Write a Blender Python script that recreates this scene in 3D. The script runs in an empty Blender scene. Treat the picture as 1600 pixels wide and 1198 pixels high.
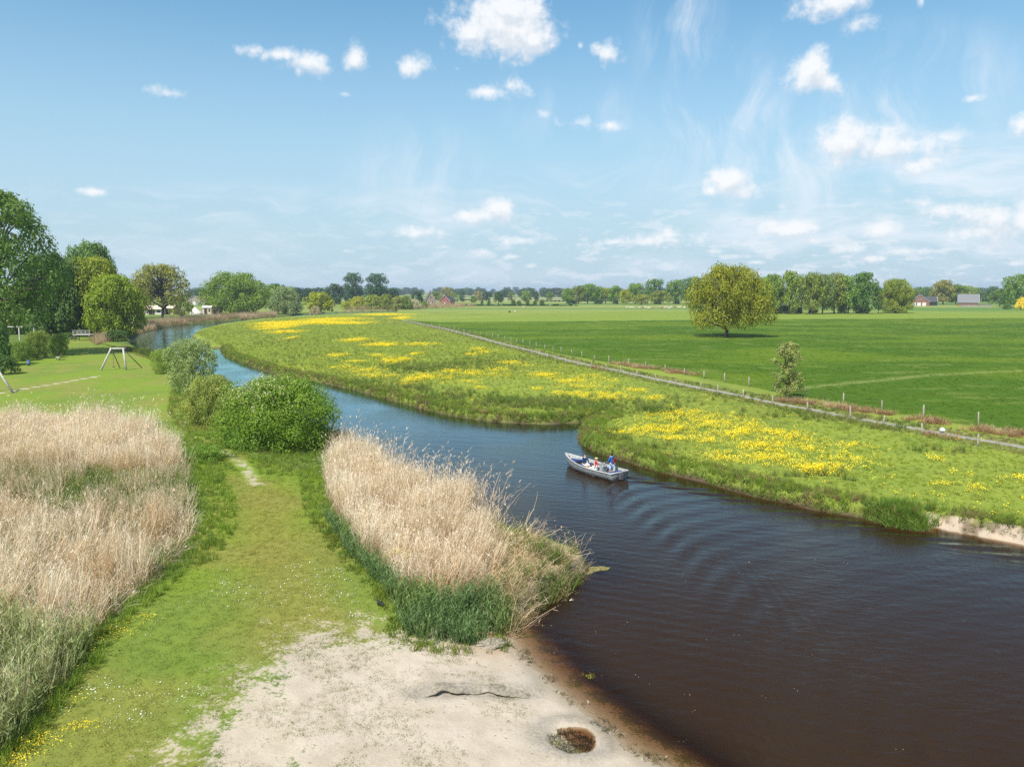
import bpy, bmesh, math, random
import numpy as np
from mathutils import Vector, Matrix, Euler

scene = bpy.context.scene
C = scene.collection
R = math.radians
random.seed(7)
rng = np.random.default_rng(11)

# ------------------------------------------------------------------ camera
HAZE = 0.00015
SKY_TINT, SKY_LOW = (0.76, 1.18, 1.22), (3.85, 5.05, 6.0, 1)
CAM_H, F_PX, PITCH = 13.5, 1200.0, R(6.9)
CP, SP = math.cos(PITCH), math.sin(PITCH)
cam_data = bpy.data.cameras.new('camera')
cam_data.sensor_width = 36.0
cam_data.lens = 36.0 * F_PX / 1600.0
cam_data.clip_start, cam_data.clip_end = 0.5, 20000
cam = bpy.data.objects.new('camera', cam_data)
C.objects.link(cam)
cam.location = (0, 0, CAM_H)
cam.rotation_euler = (R(90) - PITCH, 0, 0)
scene.camera = cam

# ------------------------------------------------------------------ sun, sky, exposure
SUN_EL = R(54)
SUN_AZ = R(212)          # compass bearing of the sun, 0 = +Y, clockwise: behind the camera and to the left
sd_ = Vector((math.sin(SUN_AZ) * math.cos(SUN_EL), math.cos(SUN_AZ) * math.cos(SUN_EL), math.sin(SUN_EL)))
sun_data = bpy.data.lights.new('sun', 'SUN')
sun_data.energy, sun_data.angle, sun_data.color = 4.6, R(0.53), (1.0, 0.95, 0.87)
sun = bpy.data.objects.new('sun', sun_data)
C.objects.link(sun)
sun.rotation_euler = sd_.to_track_quat('Z', 'Y').to_euler()
sun.location = sd_ * 200

vs = scene.view_settings
vs.view_transform, vs.look, vs.gamma, vs.use_curve_mapping = 'Standard', 'None', 1.0, False
vs.exposure = 0.58
scene.cycles.use_denoising = False
scene.cycles.max_bounces = 7
scene.cycles.transparent_max_bounces = 12
scene.cycles.caustics_reflective = False
scene.cycles.caustics_refractive = False
scene.cycles.sample_clamp_indirect = 4.0

world = bpy.data.worlds.new('World')
scene.world = world
world.use_nodes = True
WT = world.node_tree
WT.nodes.clear()
world.cycles.sampling_method = 'NONE'

class G:
    """small helper to write node trees"""
    def __init__(s, t): s.t = t
    def n(s, typ, **kw):
        o = s.t.nodes.new(typ)
        for k, v in kw.items(): setattr(o, k, v)
        return o
    def put(s, sock, v):
        if isinstance(v, bpy.types.NodeSocket): s.t.links.new(v, sock)
        elif v is not None: sock.default_value = v
    def m(s, op, a, b=None, c=None, clamp=False):
        o = s.n('ShaderNodeMath', operation=op, use_clamp=clamp)
        for i, v in enumerate((a, b, c)): s.put(o.inputs[i], v)
        return o.outputs[0]
    def v(s, op, a, b=None, out=0):
        o = s.n('ShaderNodeVectorMath', operation=op)
        s.put(o.inputs[0], a)
        if b is not None: s.put(o.inputs['Scale' if op == 'SCALE' else 1], b)
        return o.outputs[out]
    def ramp(s, x, a, b, c=0.0, d=1.0, smooth=True):
        o = s.n('ShaderNodeMapRange', interpolation_type='SMOOTHSTEP' if smooth else 'LINEAR', clamp=True)
        for i, q in enumerate((x, a, b, c, d)): s.put(o.inputs[i], q)
        return o.outputs[0]
    def noise(s, vec, scale, detail=4, rough=0.55, dist=0.0, out=0, dims='3D'):
        o = s.n('ShaderNodeTexNoise', noise_dimensions=dims)
        if vec is not None: s.put(o.inputs['Vector'], vec)
        s.put(o.inputs['Scale'], scale); s.put(o.inputs['Detail'], detail)
        s.put(o.inputs['Roughness'], rough); s.put(o.inputs['Distortion'], dist)
        return o.outputs[out]
    def mix(s, f, a, b, mode='MIX'):
        o = s.n('ShaderNodeMix', data_type='RGBA', blend_type=mode)
        s.put(o.inputs[0], f); s.put(o.inputs[6], a); s.put(o.inputs[7], b)
        return o.outputs[2]
    def xyz(s, x, y, z):
        o = s.n('ShaderNodeCombineXYZ')
        for i, q in enumerate((x, y, z)): s.put(o.inputs[i], q)
        return o.outputs[0]

def ray(px, py):
    u, w = (px - 800) / F_PX, -(py - 599) / F_PX
    return Vector((u, CP + w * SP, -SP + w * CP))

def azel(px, py):
    d = ray(px, py).normalized()
    return math.atan2(d.x, d.y), math.asin(d.z)

# sky: Nishita air plus fair-weather cumulus and thin cirrus, all by view direction in the world shader
g = G(WT)
tc = g.n('ShaderNodeTexCoord')
sep = g.n('ShaderNodeSeparateXYZ'); WT.links.new(tc.outputs['Generated'], sep.inputs[0])
sky = g.n('ShaderNodeTexSky', sky_type='NISHITA', sun_disc=False)
sky.sun_elevation, sky.sun_rotation = SUN_EL, SUN_AZ
sky.altitude, sky.air_density, sky.dust_density, sky.ozone_density = 0, 1.0, 0.6, 1.0
P = g.xyz(g.m('ARCTAN2', sep.outputs[0], sep.outputs[1]), g.m('ARCSINE', sep.outputs[2]), 0.0)

CLOUDS = [  # px, py, half width, half height, 1 = full body
    (764, 40, 45, 28, 1.3), (830, 62, 29, 18, 1.25), (736, 50, 26, 13, 1.25), (802, 18, 36, 20, 1.35), (790, 46, 40, 25, 1.5),
    (435, 86, 46, 11, .8), (478, 98, 36, 16, .9), (396, 80, 26, 11, .8), (468, 110, 16, 12, .7), (556, 94, 20, 18, .85), (643, 102, 26, 15, .9),
    (270, 146, 38, 13, .5), (768, 144, 60, 13, .62), (798, 134, 26, 13, .66), (540, 147, 20, 9, .4), (714, 108, 10, 6, .3),
    (948, 84, 24, 17, .85), (935, 74, 14, 10, .7), (906, 72, 9, 8, .5), (905, 192, 62, 13, .45), (952, 196, 24, 9, .7), (848, 178, 18, 10, .4),
    (1268, 112, 30, 26, 1), (1292, 128, 30, 18, .9), (1300, 4, 48, 18, 1), (1345, 34, 44, 22, .5), (1440, 2, 10, 16, .5),
    (1322, 228, 44, 28, 1), (1372, 232, 56, 24, 1), (1430, 226, 50, 22, .85), (1424, 258, 34, 14, .9), (1474, 214, 34, 14, .6),
    (1132, 286, 30, 26, 1), (1158, 300, 36, 14, .9), (1110, 298, 16, 12, .9), (755, 336, 50, 14, 1), (772, 326, 28, 13, 1), (728, 336, 22, 10, 1),
    (655, 364, 28, 10, 1), (816, 376, 34, 10, .9), (755, 393, 18, 8, .8), (804, 401, 22, 6, .7), (826, 416, 16, 6, .6), (690, 386, 30, 6, .4),
    (1560, 340, 40, 20, 1), (1592, 350, 46, 30, 1), (1540, 362, 40, 14, .8), (1468, 328, 44, 13, .85), (1444, 318, 24, 10, .85), (1378, 359, 24, 10, 1),
    (1232, 358, 46, 12, .85), (1204, 350, 22, 9, .8), (1046, 376, 62, 13, .75), (1048, 366, 26, 13, .8), (1316, 389, 30, 10, .85), (1424, 393, 44, 9, .7), (1270, 376, 26, 8, .7),
    (152, 300, 26, 7, .7), (1596, 196, 14, 16, .9), (1520, 153, 18, 7, .5), (1290, 411, 22, 5, .5), (1360, 404, 32, 6, .6), (1110, 392, 30, 7, .6),
    (1222, 322, 18, 8, .5), (960, 378, 30, 7, .5), (1584, 412, 30, 6, .5), (1180, 410, 24, 5, .4), (990, 420, 26, 5, .4), (320, 430, 20, 6, .4), (540, 392, 22, 5, .4)]
grp = bpy.data.node_groups.new('cloud_field', 'ShaderNodeTree')
grp.interface.new_socket('P', in_out='INPUT', socket_type='NodeSocketVector')
grp.interface.new_socket('D', in_out='OUTPUT', socket_type='NodeSocketFloat')
q = G(grp)
gi, go = q.n('NodeGroupInput'), q.n('NodeGroupOutput')
acc = None
for (cx, cy, rx, ry, amp) in CLOUDS:
    a, e = azel(cx, cy)
    ma = q.n('ShaderNodeVectorMath', operation='MULTIPLY_ADD')
    grp.links.new(gi.outputs[0], ma.inputs[0]); ma.inputs[1].default_value = (F_PX / rx, F_PX / ry, 0); ma.inputs[2].default_value = (-a * F_PX / rx, -e * F_PX / ry, 0)
    ln = q.v('LENGTH', ma.outputs[0], out=1)
    val = q.m('MULTIPLY_ADD', ln, -0.78, amp)
    acc = val if acc is None else q.m('MAXIMUM', acc, val)
# the same kind of sky goes on outside the frame
elsewhere = q.noise(gi.outputs[0], 3.4, 2, 0.5, dims='2D')
sp2 = q.n('ShaderNodeSeparateXYZ'); grp.links.new(gi.outputs[0], sp2.inputs[0])
absaz = q.m('ABSOLUTE', sp2.outputs[0])
outside = q.m('MAXIMUM', q.ramp(absaz, 0.66, 0.8), q.ramp(sp2.outputs[1], 0.40, 0.52))
acc = q.m('MAXIMUM', acc, q.m('ADD', q.m('MULTIPLY', q.m('MULTIPLY', q.m('SUBTRACT', elsewhere, 0.56), 5.0), outside), q.m('MULTIPLY', q.m('SUBTRACT', 1.0, outside), -3.0)))
acc = q.m('MAXIMUM', acc, -1.2)
grp.links.new(acc, go.inputs[0])

def field(p):
    o = g.n('ShaderNodeGroup'); o.node_tree = grp
    WT.links.new(p, o.inputs[0]); return o.outputs[0]
def puff(p, d1, d2):
    a_ = g.m('MULTIPLY', g.m('SUBTRACT', g.noise(p, 24, d1, 0.6, dims='2D'), 0.5), 1.7)
    return a_ if not d2 else g.m('ADD', a_, g.m('MULTIPLY', g.m('SUBTRACT', g.noise(p, 85, d2, 0.62, dims='2D'), 0.5), 0.7))
P1 = g.v('ADD', P, (-0.004, 0.012, 0))
D0 = g.m('ADD', field(P), puff(P, 4, 4))
D1 = g.m('ADD', field(P1), puff(P1, 4, 0))
cover = g.ramp(D0, -0.12, 0.86)
lit = g.ramp(g.m('SUBTRACT', D0, D1), -0.55, 0.45)
thick = g.ramp(D0, 0.45, 1.3)
ccol = g.mix(lit, (5.0, 5.5, 6.1, 1), (7.3, 7.4, 7.5, 1))
ccol = g.mix(g.m('MULTIPLY', g.m('SUBTRACT', 1.0, thick), 0.35), ccol, (6.6, 7.0, 7.5, 1))
# cirrus: stretched, warped noise in broad soft regions
wv = g.noise(P, 7.0, 2, 0.5, out=1, dims='2D')
Pw = g.v('ADD', P, g.v('SCALE', g.v('SUBTRACT', wv, (0.5, 0.5, 0.5)), 0.075))
rot1 = g.n('ShaderNodeMapping'); WT.links.new(Pw, rot1.inputs[0]); rot1.inputs['Rotation'].default_value = (0, 0, R(22)); rot1.inputs['Scale'].default_value = (15, 5, 1)
rot2 = g.n('ShaderNodeMapping'); WT.links.new(Pw, rot2.inputs[0]); rot2.inputs['Rotation'].default_value = (0, 0, R(-3)); rot2.inputs['Scale'].default_value = (4, 26, 1)
c1 = g.ramp(g.noise(rot1.outputs[0], 1.0, 5, 0.62, dims='2D'), 0.36, 0.84)
c2 = g.ramp(g.noise(rot2.outputs[0], 1.0, 4, 0.58, dims='2D'), 0.38, 0.8)
def blob(regs):
    acc = None
    for (cx, cy, rx, ry, amp) in regs:
        a, e = azel(cx, cy)
        dv = g.v('SUBTRACT', P, (a, e, 0))
        ln = g.v('LENGTH', g.v('MULTIPLY', dv, (F_PX / rx, F_PX / ry, 0)), out=1)
        s_ = g.m('MULTIPLY', g.ramp(ln, 1.25, 0.1), amp)
        acc = s_ if acc is None else g.m('MAXIMUM', acc, s_)
    return acc
veil = blob([(1066, 55, 70, 140, 1.0), (1130, 190, 120, 120, .85), (1250, 260, 240, 90, .8), (1400, 150, 150, 90, .95), (650, 265, 110, 80, .5), (900, 180, 120, 50, .4)])
band = blob([(430, 326, 330, 34, .8), (900, 300, 320, 44, .7), (1450, 290, 330, 80, .8), (700, 350, 300, 26, .5), (1200, 370, 600, 70, .75), (800, 410, 900, 60, .5)])
cir = g.m('ADD', g.m('MULTIPLY', c1, veil), g.m('MULTIPLY', c2, band), clamp=True)
blue = g.v('MULTIPLY', sky.outputs[0], SKY_TINT)
blue = g.mix(g.ramp(sep.outputs[2], 0.40, 0.0, 0.0, 0.95), blue, SKY_LOW)
air = g.mix(cir, blue, (6.4, 6.9, 7.5, 1))
low_n = g.noise(g.v('MULTIPLY', P, (24, 78, 1)), 1.0, 4, 0.62, dims='2D')
low_w = g.m('MULTIPLY', g.ramp(sep.outputs[2], 0.145, 0.06), g.ramp(sep.outputs[0], -0.35, 0.30, 0.25, 1.0))
air = g.mix(g.m('MULTIPLY', g.m('MULTIPLY', g.ramp(low_n, 0.50, 0.68), low_w), 0.62), air, (6.3, 6.75, 7.2, 1))
allc = g.mix(g.m('MULTIPLY', cover, 0.95), air, ccol)
up = g.ramp(sep.outputs[2], -0.02, 0.0)
bg = g.n('ShaderNodeBackground'); WT.links.new(allc, bg.inputs[0]); bg.inputs[1].default_value = 0.091
wo = g.n('ShaderNodeOutputWorld'); WT.links.new(bg.outputs[0], wo.inputs[0])

# ------------------------------------------------------------------ pixel <-> ground, noise, polygons
def at(px, py, z=0.7):
    d = ray(px, py); t = (z - CAM_H) / d.z
    return (d.x * t, d.y * t)

def place(px, D):
    depth = D * CP + (CAM_H - 0.7) * SP
    return ((px - 800) / F_PX * depth, D)

def top_z(ytop, D):
    d = ray(800, ytop)
    return CAM_H + D * d.z / d.y

def pxm(D): return F_PX / D

def _h(xi, yi, seed):
    with np.errstate(over='ignore'):
        h = (xi.astype(np.uint32) * np.uint32(374761393)) + (yi.astype(np.uint32) * np.uint32(668265263)) + np.uint32(seed * 974634777 & 0xffffffff)
        h = (h ^ (h >> np.uint32(13))) * np.uint32(1274126177)
        h = h ^ (h >> np.uint32(16))
    return (h & np.uint32(0xffff)).astype(np.float64) / 65535.0

def vnoise(x, y, seed=0):
    x = np.asarray(x, float); y = np.asarray(y, float)
    x0, y0 = np.floor(x).astype(np.int64), np.floor(y).astype(np.int64)
    fx, fy = x - x0, y - y0
    fx, fy = fx * fx * (3 - 2 * fx), fy * fy * (3 - 2 * fy)
    a, b = _h(x0, y0, seed), _h(x0 + 1, y0, seed)
    c, d = _h(x0, y0 + 1, seed), _h(x0 + 1, y0 + 1, seed)
    return (a * (1 - fx) + b * fx) * (1 - fy) + (c * (1 - fx) + d * fx) * fy

def fbm(x, y, scale, oct=4, seed=0):
    s, a, t = 0, 1.0, 0
    for i in range(oct):
        s = s + a * vnoise(np.asarray(x) * scale * 2 ** i, np.asarray(y) * scale * 2 ** i, seed + i * 17)
        t += a; a *= 0.5
    return s / t

def sstep(x, a, b):
    t = np.clip((np.asarray(x, float) - a) / (b - a), 0, 1)
    return t * t * (3 - 2 * t)

def seg_dist(x, y, pts, closed=False):
    d = np.full(np.shape(x), 1e9)
    n = len(pts)
    for i in range(n if closed else n - 1):
        (ax, ay), (bx, by) = pts[i], pts[(i + 1) % n]
        ex, ey = bx - ax, by - ay
        L = ex * ex + ey * ey + 1e-9
        t = np.clip(((x - ax) * ex + (y - ay) * ey) / L, 0, 1)
        d = np.minimum(d, (x - ax - t * ex) ** 2 + (y - ay - t * ey) ** 2)
    return np.sqrt(d)

def inside(x, y, poly):
    r = np.zeros(np.shape(x), bool)
    n = len(poly)
    for i in range(n):
        (ax, ay), (bx, by) = poly[i], poly[(i + 1) % n]
        if ay == by: continue
        c = ((ay > y) != (by > y)) & (x < (bx - ax) * (y - ay) / (by - ay) + ax)
        r ^= c
    return r

def sdist(x, y, poly):
    """distance to the polygon's edge, negative inside"""
    return seg_dist(x, y, poly, True) * np.where(inside(x, y, poly), -1, 1)

def W(pts, z=0.7): return [at(a, b, z) for a, b in pts]

def curve(pts, n=4):
    """Catmull-Rom through the points"""
    out = []
    P_ = [pts[0]] + list(pts) + [pts[-1]]
    for i in range(1, len(P_) - 2):
        p0, p1, p2, p3 = (np.array(P_[i + k], float) for k in (-1, 0, 1, 2))
        for k in range(n):
            t = k / n
            out.append(tuple(0.5 * (2 * p1 + (p2 - p0) * t + (2 * p0 - 5 * p1 + 4 * p2 - p3) * t * t + (3 * p1 - p0 - 3 * p2 + p3) * t ** 3)))
    out.append(tuple(pts[-1]))
    return out

# ------------------------------------------------------------------ objects, names, labels
def tag(o, label=None, cat=None, group=None, kind=None):
    if label: o['label'] = label
    if cat: o['category'] = cat
    if group: o['group'] = group
    if kind: o['kind'] = kind
    return o

def empty(name, loc, rz=0.0, scale=(1, 1, 1)):
    o = bpy.data.objects.new(name, None)
    C.objects.link(o)
    o.location = loc; o.rotation_euler = (0, 0, rz); o.scale = scale
    o.empty_display_size = 0.2
    return o

def obj(name, me, parent=None, mat=None):
    o = bpy.data.objects.new(name, me)
    C.objects.link(o)
    if parent: o.parent = parent
    if mat is not None and len(me.materials) == 0: me.materials.append(mat)
    return o

def mesh_from(name, verts, faces, mat=None, smooth=False):
    me = bpy.data.meshes.new(name)
    me.from_pydata([tuple(map(float, v)) for v in verts], [], faces)
    me.update()
    if smooth: me.shade_smooth()
    if mat: me.materials.append(mat)
    return me

def np_mesh(name, V, F, mat=None, smooth=False):
    """fast mesh: V (n,3), F (m,k) with equal k"""
    V = np.asarray(V, np.float32); F = np.asarray(F, np.int32)
    me = bpy.data.meshes.new(name)
    me.vertices.add(len(V)); me.vertices.foreach_set('co', V.ravel())
    k = F.shape[1]
    me.loops.add(F.size); me.loops.foreach_set('vertex_index', F.ravel())
    me.polygons.add(len(F))
    me.polygons.foreach_set('loop_start', np.arange(0, F.size, k, dtype=np.int32))
    me.polygons.foreach_set('use_smooth', np.full(len(F), smooth))
    me.update(calc_edges=True)
    if mat: me.materials.append(mat)
    return me

def copy_tree(o, parent=None):
    c = o.copy(); C.objects.link(c)
    if parent: c.parent = parent
    for ch in list(o.children):
        copy_tree(ch, c)
    return c

ORD = ['first', 'second', 'third', 'fourth', 'fifth', 'sixth', 'seventh', 'eighth', 'ninth', 'tenth', 'eleventh', 'twelfth', 'thirteenth',
       'fourteenth', 'fifteenth', 'sixteenth', 'seventeenth', 'eighteenth', 'nineteenth', 'twentieth', 'twenty-first', 'twenty-second', 'twenty-third', 'twenty-fourth']

# mesh builders on a bmesh
def bm_box(bm, c, s, rot=None):
    M = Matrix.Translation(c) @ (rot.to_4x4() if rot is not None else Matrix.Identity(4)) @ Matrix.Diagonal((s[0], s[1], s[2], 1))
    bmesh.ops.create_cube(bm, size=1.0, matrix=M)

def bm_tube(bm, pts, radii, seg=8, cap=True):
    pts = [Vector(p) for p in pts]
    rings = []
    n = len(pts)
    prev = None
    for i, p in enumerate(pts):
        t = (pts[min(i + 1, n - 1)] - pts[max(i - 1, 0)]).normalized()
        if prev is None:
            a = t.orthogonal().normalized()
        else:
            a = (prev - t * prev.dot(t)).normalized()
        prev = a
        b = t.cross(a)
        r = radii[i] if hasattr(radii, '__len__') else radii
        rings.append([bm.verts.new(p + (a * math.cos(2 * math.pi * k / seg) + b * math.sin(2 * math.pi * k / seg)) * r) for k in range(seg)])
    for i in range(n - 1):
        for k in range(seg):
            bm.faces.new((rings[i][k], rings[i][(k + 1) % seg], rings[i + 1][(k + 1) % seg], rings[i + 1][k]))
    if cap:
        bm.faces.new(list(reversed(rings[0]))); bm.faces.new(rings[-1])

def bm_ball(bm, c, r, sc=(1, 1, 1), seg=10, rings=7):
    bmesh.ops.create_uvsphere(bm, u_segments=seg, v_segments=rings, radius=r, matrix=Matrix.Translation(c) @ Matrix.Diagonal((*sc, 1)))

def bm_obj(name, bm, mat, parent=None, smooth=False, bevel=0.0):
    if bevel:
        es = [e for e in bm.edges if len(e.link_faces) == 2 and e.calc_face_angle(0) > 0.5]
        bmesh.ops.bevel(bm, geom=es, offset=bevel, segments=2, affect='EDGES')
    me = bpy.data.meshes.new(name)
    bm.normal_update(); bm.to_mesh(me); bm.free()
    if smooth: me.shade_smooth()
    me.materials.append(mat)
    return obj(name, me, parent)

# ------------------------------------------------------------------ materials
def mat_new(name):
    m = bpy.data.materials.new(name); m.use_nodes = True
    m.node_tree.nodes.clear()
    return m, G(m.node_tree)

def finish(m, h, shader):
    o = h.n('ShaderNodeOutputMaterial'); m.node_tree.links.new(shader, o.inputs[0]); return m

def principled(h, col, rough=0.8, spec=0.3, metal=0.0, normal=None):
    p = h.n('ShaderNodeBsdfPrincipled')
    h.put(p.inputs['Base Color'], col); h.put(p.inputs['Roughness'], rough)
    p.inputs['Specular IOR Level'].default_value = spec; p.inputs['Metallic'].default_value = metal
    if normal is not None: h.put(p.inputs['Normal'], normal)
    return p.outputs[0]

def bump(h, height, strength=0.4, dist=0.05):
    b = h.n('ShaderNodeBump'); h.put(b.inputs['Height'], height)
    b.inputs['Strength'].default_value = strength; b.inputs['Distance'].default_value = dist
    return b.outputs[0]

def mat_plain(name, col, rough=0.7, spec=0.3, metal=0.0, var=0.2, scale=6.0, stretch=(1, 1, 1)):
    """a surface with grain: colour mottled by noise plus a little relief"""
    m, h = mat_new(name)
    t = h.n('ShaderNodeTexCoord')
    mp = h.n('ShaderNodeMapping'); m.node_tree.links.new(t.outputs['Object'], mp.inputs[0]); mp.inputs['Scale'].default_value = stretch
    nz = h.noise(mp.outputs[0], scale, 5, 0.6)
    f = h.ramp(nz, 0.3, 0.7)
    c = h.mix(f, tuple(x * (1 - var) for x in col) + (1,), tuple(min(1, x * (1 + var)) for x in col) + (1,))
    return finish(m, h, principled(h, c, rough, spec, metal, bump(h, nz, 0.25, 0.02)))

def leaf_shader(m, h, col, trans=0.35, rough=0.55):
    d = h.n('ShaderNodeBsdfDiffuse'); h.put(d.inputs[0], col)
    t = h.n('ShaderNodeBsdfTranslucent'); h.put(t.inputs[0], h.mix(1.0, col, (1.2, 1.15, 0.55, 1), 'MULTIPLY'))
    mx = h.n('ShaderNodeMixShader'); mx.inputs[0].default_value = trans
    m.node_tree.links.new(d.outputs[0], mx.inputs[1]); m.node_tree.links.new(t.outputs[0], mx.inputs[2])
    gl = h.n('ShaderNodeBsdfGlossy'); gl.inputs['Roughness'].default_value = rough; gl.inputs[0].default_value = (1, 1, 1, 1)
    m2 = h.n('ShaderNodeMixShader'); m2.inputs[0].default_value = 0.012
    m.node_tree.links.new(mx.outputs[0], m2.inputs[1]); m.node_tree.links.new(gl.outputs[0], m2.inputs[2])
    return finish(m, h, m2.outputs[0])

def mat_leaf():
    """crown leaves: the tree's own colour (object colour), varied leaf by leaf and spray by spray"""
    m, h = mat_new('leaves')
    oi = h.n('ShaderNodeObjectInfo')
    a = h.n('ShaderNodeAttribute', attribute_name='v')
    t = h.n('ShaderNodeTexCoord')
    nz = h.noise(t.outputs['Object'], 3.0, 3, 0.6)
    k = h.m('MULTIPLY', h.m('ADD', 0.72, h.m('MULTIPLY', a.outputs['Fac'], 0.56)), h.m('ADD', 0.7, h.m('MULTIPLY', nz, 0.6)))
    c = h.v('SCALE', oi.outputs['Color'], h.m('MULTIPLY', k, 2.0))
    yel = h.mix(h.m('MULTIPLY', h.ramp(nz, 0.5, 0.72), 0.35), c, h.v('MULTIPLY', c, (1.35, 1.12, 0.8)))
    return leaf_shader(m, h, yel, 0.42)

def mat_blade(name, c_low, c_high, trans=0.3, height=1.0, stops=None):
    """grass or reed blades: hue from the point's own 'col', shaded root to tip by the plant's real colours"""
    m, h = mat_new(name)
    a = h.n('ShaderNodeAttribute', attribute_type='INSTANCER', attribute_name='col')
    oi = h.n('ShaderNodeObjectInfo')
    t = h.n('ShaderNodeAttribute', attribute_name='tip')
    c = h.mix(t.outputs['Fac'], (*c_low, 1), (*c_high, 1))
    c = h.mix(1.0, c, a.outputs['Color'], 'MULTIPLY')
    k = h.m('ADD', 0.8, h.m('MULTIPLY', oi.outputs['Random'], 0.4))
    c = h.v('SCALE', c, k)
    return leaf_shader(m, h, c, trans)
# ------------------------------------------------------------------ the river's outline
MEADOW_SIDE = [at(*p, 0.0) for p in [(345, 545), (352, 556), (385, 569), (410, 578), (445, 587), (490, 595), (527, 603), (560, 611), (600, 622), (650, 636), (700, 648), (750, 656),
               (800, 660.5), (850, 662), (900, 660.5), (928, 656), (941, 653), (946, 656), (930, 661), (912, 667), (907, 679), (910, 691), (918, 698), (935, 706), (960, 715), (985, 722), (1000, 727), (1030, 736),
               (1060, 743), (1100, 752), (1130, 761), (1180, 775), (1240, 787), (1280, 797), (1340, 807), (1400, 823), (1440, 828), (1453, 821), (1480, 828),
               (1520, 835), (1560, 842), (1600, 850), (1700, 872), (1900, 915)]]
FAR_LOOP = [at(*p, 0.75) for p in [(620, 487), (520, 490), (430, 495.5), (370, 502), (330, 509), (308, 516), (302, 523), (312, 531), (328, 539)]]
NEAR_SIDE = [at(*p, 0.0) for p in [(620, 485.5), (520, 488), (430, 495.5), (358, 501.5), (274, 509), (236, 516), (212, 523), (202, 531), (206, 541), (222, 549), (250, 557), (280, 572),
             (310, 592), (350, 617), (430, 650), (500, 680), (545, 705), (600, 735), (660, 758), (720, 788), (790, 832), (840, 850), (880, 866), (915, 880), (918, 893), (890, 908),
             (855, 930), (825, 955), (806, 968), (797, 988), (808, 1018), (835, 1050), (870, 1080), (910, 1113), (950, 1147), (985, 1173), (1035, 1200), (1100, 1245), (1300, 1340)]]
RIVER = curve(FAR_LOOP + MEADOW_SIDE, 3) + [(60, 20), (30, 5)] + curve(NEAR_SIDE, 3)[::-1]
RIVER_N = len(RIVER)

BEACH = W([(290, 1260), (330, 1150), (385, 1090), (440, 1035), (500, 1005), (560, 992), (640, 990), (740, 993), (800, 972), (850, 985), (905, 1050), (990, 1113), (1120, 1200), (1240, 1300)], 0.3)
HOLE = at(893, 1142, 0.3)
LUMP = at(768, 1000, 0.3)
RIDGE = W([(648, 1086), (690, 1082), (740, 1076), (790, 1076), (835, 1072)], 0.3)
CLIFF = [at(*p, 0.0) for p in [(1446, 822), (1480, 828), (1520, 835), (1560, 842), (1600, 850), (1700, 872), (1900, 915)]]
PATH = curve([at(*p) for p in [(1900, 765), (1700, 721), (1600, 699.5), (1540, 689.5), (1480, 679.5), (1400, 665.5), (1330, 653), (1270, 641.5), (1205, 629.5), (1150, 617), (1100, 607), (1050, 597.5), (1000, 587.5),
                               (955, 578), (900, 566), (850, 553.5), (800, 541), (760, 530.5), (720, 520), (680, 510.5), (650, 504.5), (628, 501)]], 3)
DIRT_LINE = W([(-60, 622), (20, 611), (85, 600), (155, 588)])
TRAIL = W([(350, 704), (366, 715), (384, 731), (393, 746), (396, 756)])
LAWN = W([(-400, 640), (-100, 560), (0, 545), (120, 527), (205, 540), (250, 562), (285, 590), (330, 690), (460, 735), (505, 740), (515, 815), (620, 930), (640, 990), (500, 1005), (440, 1035), (330, 1150), (290, 1260),
          (-200, 1300), (20, 1180), (120, 1050), (200, 960), (290, 890), (330, 790), (290, 690), (200, 655), (-400, 655)])
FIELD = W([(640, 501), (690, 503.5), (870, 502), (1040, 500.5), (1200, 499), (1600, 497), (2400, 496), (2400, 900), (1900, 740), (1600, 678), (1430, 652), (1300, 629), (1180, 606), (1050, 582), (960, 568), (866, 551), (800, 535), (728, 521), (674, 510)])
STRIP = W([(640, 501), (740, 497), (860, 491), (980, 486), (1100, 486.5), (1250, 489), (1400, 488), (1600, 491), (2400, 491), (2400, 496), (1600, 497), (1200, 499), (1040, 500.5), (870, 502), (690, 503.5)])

# reed beds
LB_BACK = W([(-200, 672), (100, 664), (180, 670), (235, 688), (272, 712), (290, 740), (230, 748), (100, 738), (0, 734), (-200, 728)])
LB_MID = W([(-200, 728), (0, 734), (100, 738), (230, 748), (290, 740), (302, 790), (290, 815), (200, 812), (100, 806), (0, 780), (-200, 765)])
LB_FRONT = W([(-250, 765), (0, 780), (100, 806), (200, 812), (290, 815), (303, 810), (296, 850), (252, 897), (208, 935), (150, 982), (90, 1005), (0, 968), (-250, 930)])
LB_GREEN = W([(-350, 915), (0, 968), (92, 1005), (158, 980), (118, 1052), (58, 1122), (5, 1178), (-70, 1240), (-350, 1270)])
MB_DRY = W([(512, 738), (508, 775), (528, 818), (565, 865), (622, 925), (700, 938), (755, 930), (778, 890), (768, 845), (745, 810), (722, 792), (662, 762), (602, 738), (550, 715)])
MB_SPARSE = W([(745, 940), (775, 892), (765, 850), (742, 808), (800, 832), (850, 842), (895, 860), (932, 880), (908, 906), (862, 934), (825, 957), (796, 972)])
MB_GREEN = W([(508, 808), (530, 820), (565, 868), (622, 920), (700, 935), (785, 928), (802, 955), (745, 988), (640, 984), (622, 960), (600, 920), (548, 872)])

def river_sd(x, y): return sdist(np.asarray(x, float), np.asarray(y, float), RIVER)

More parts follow.
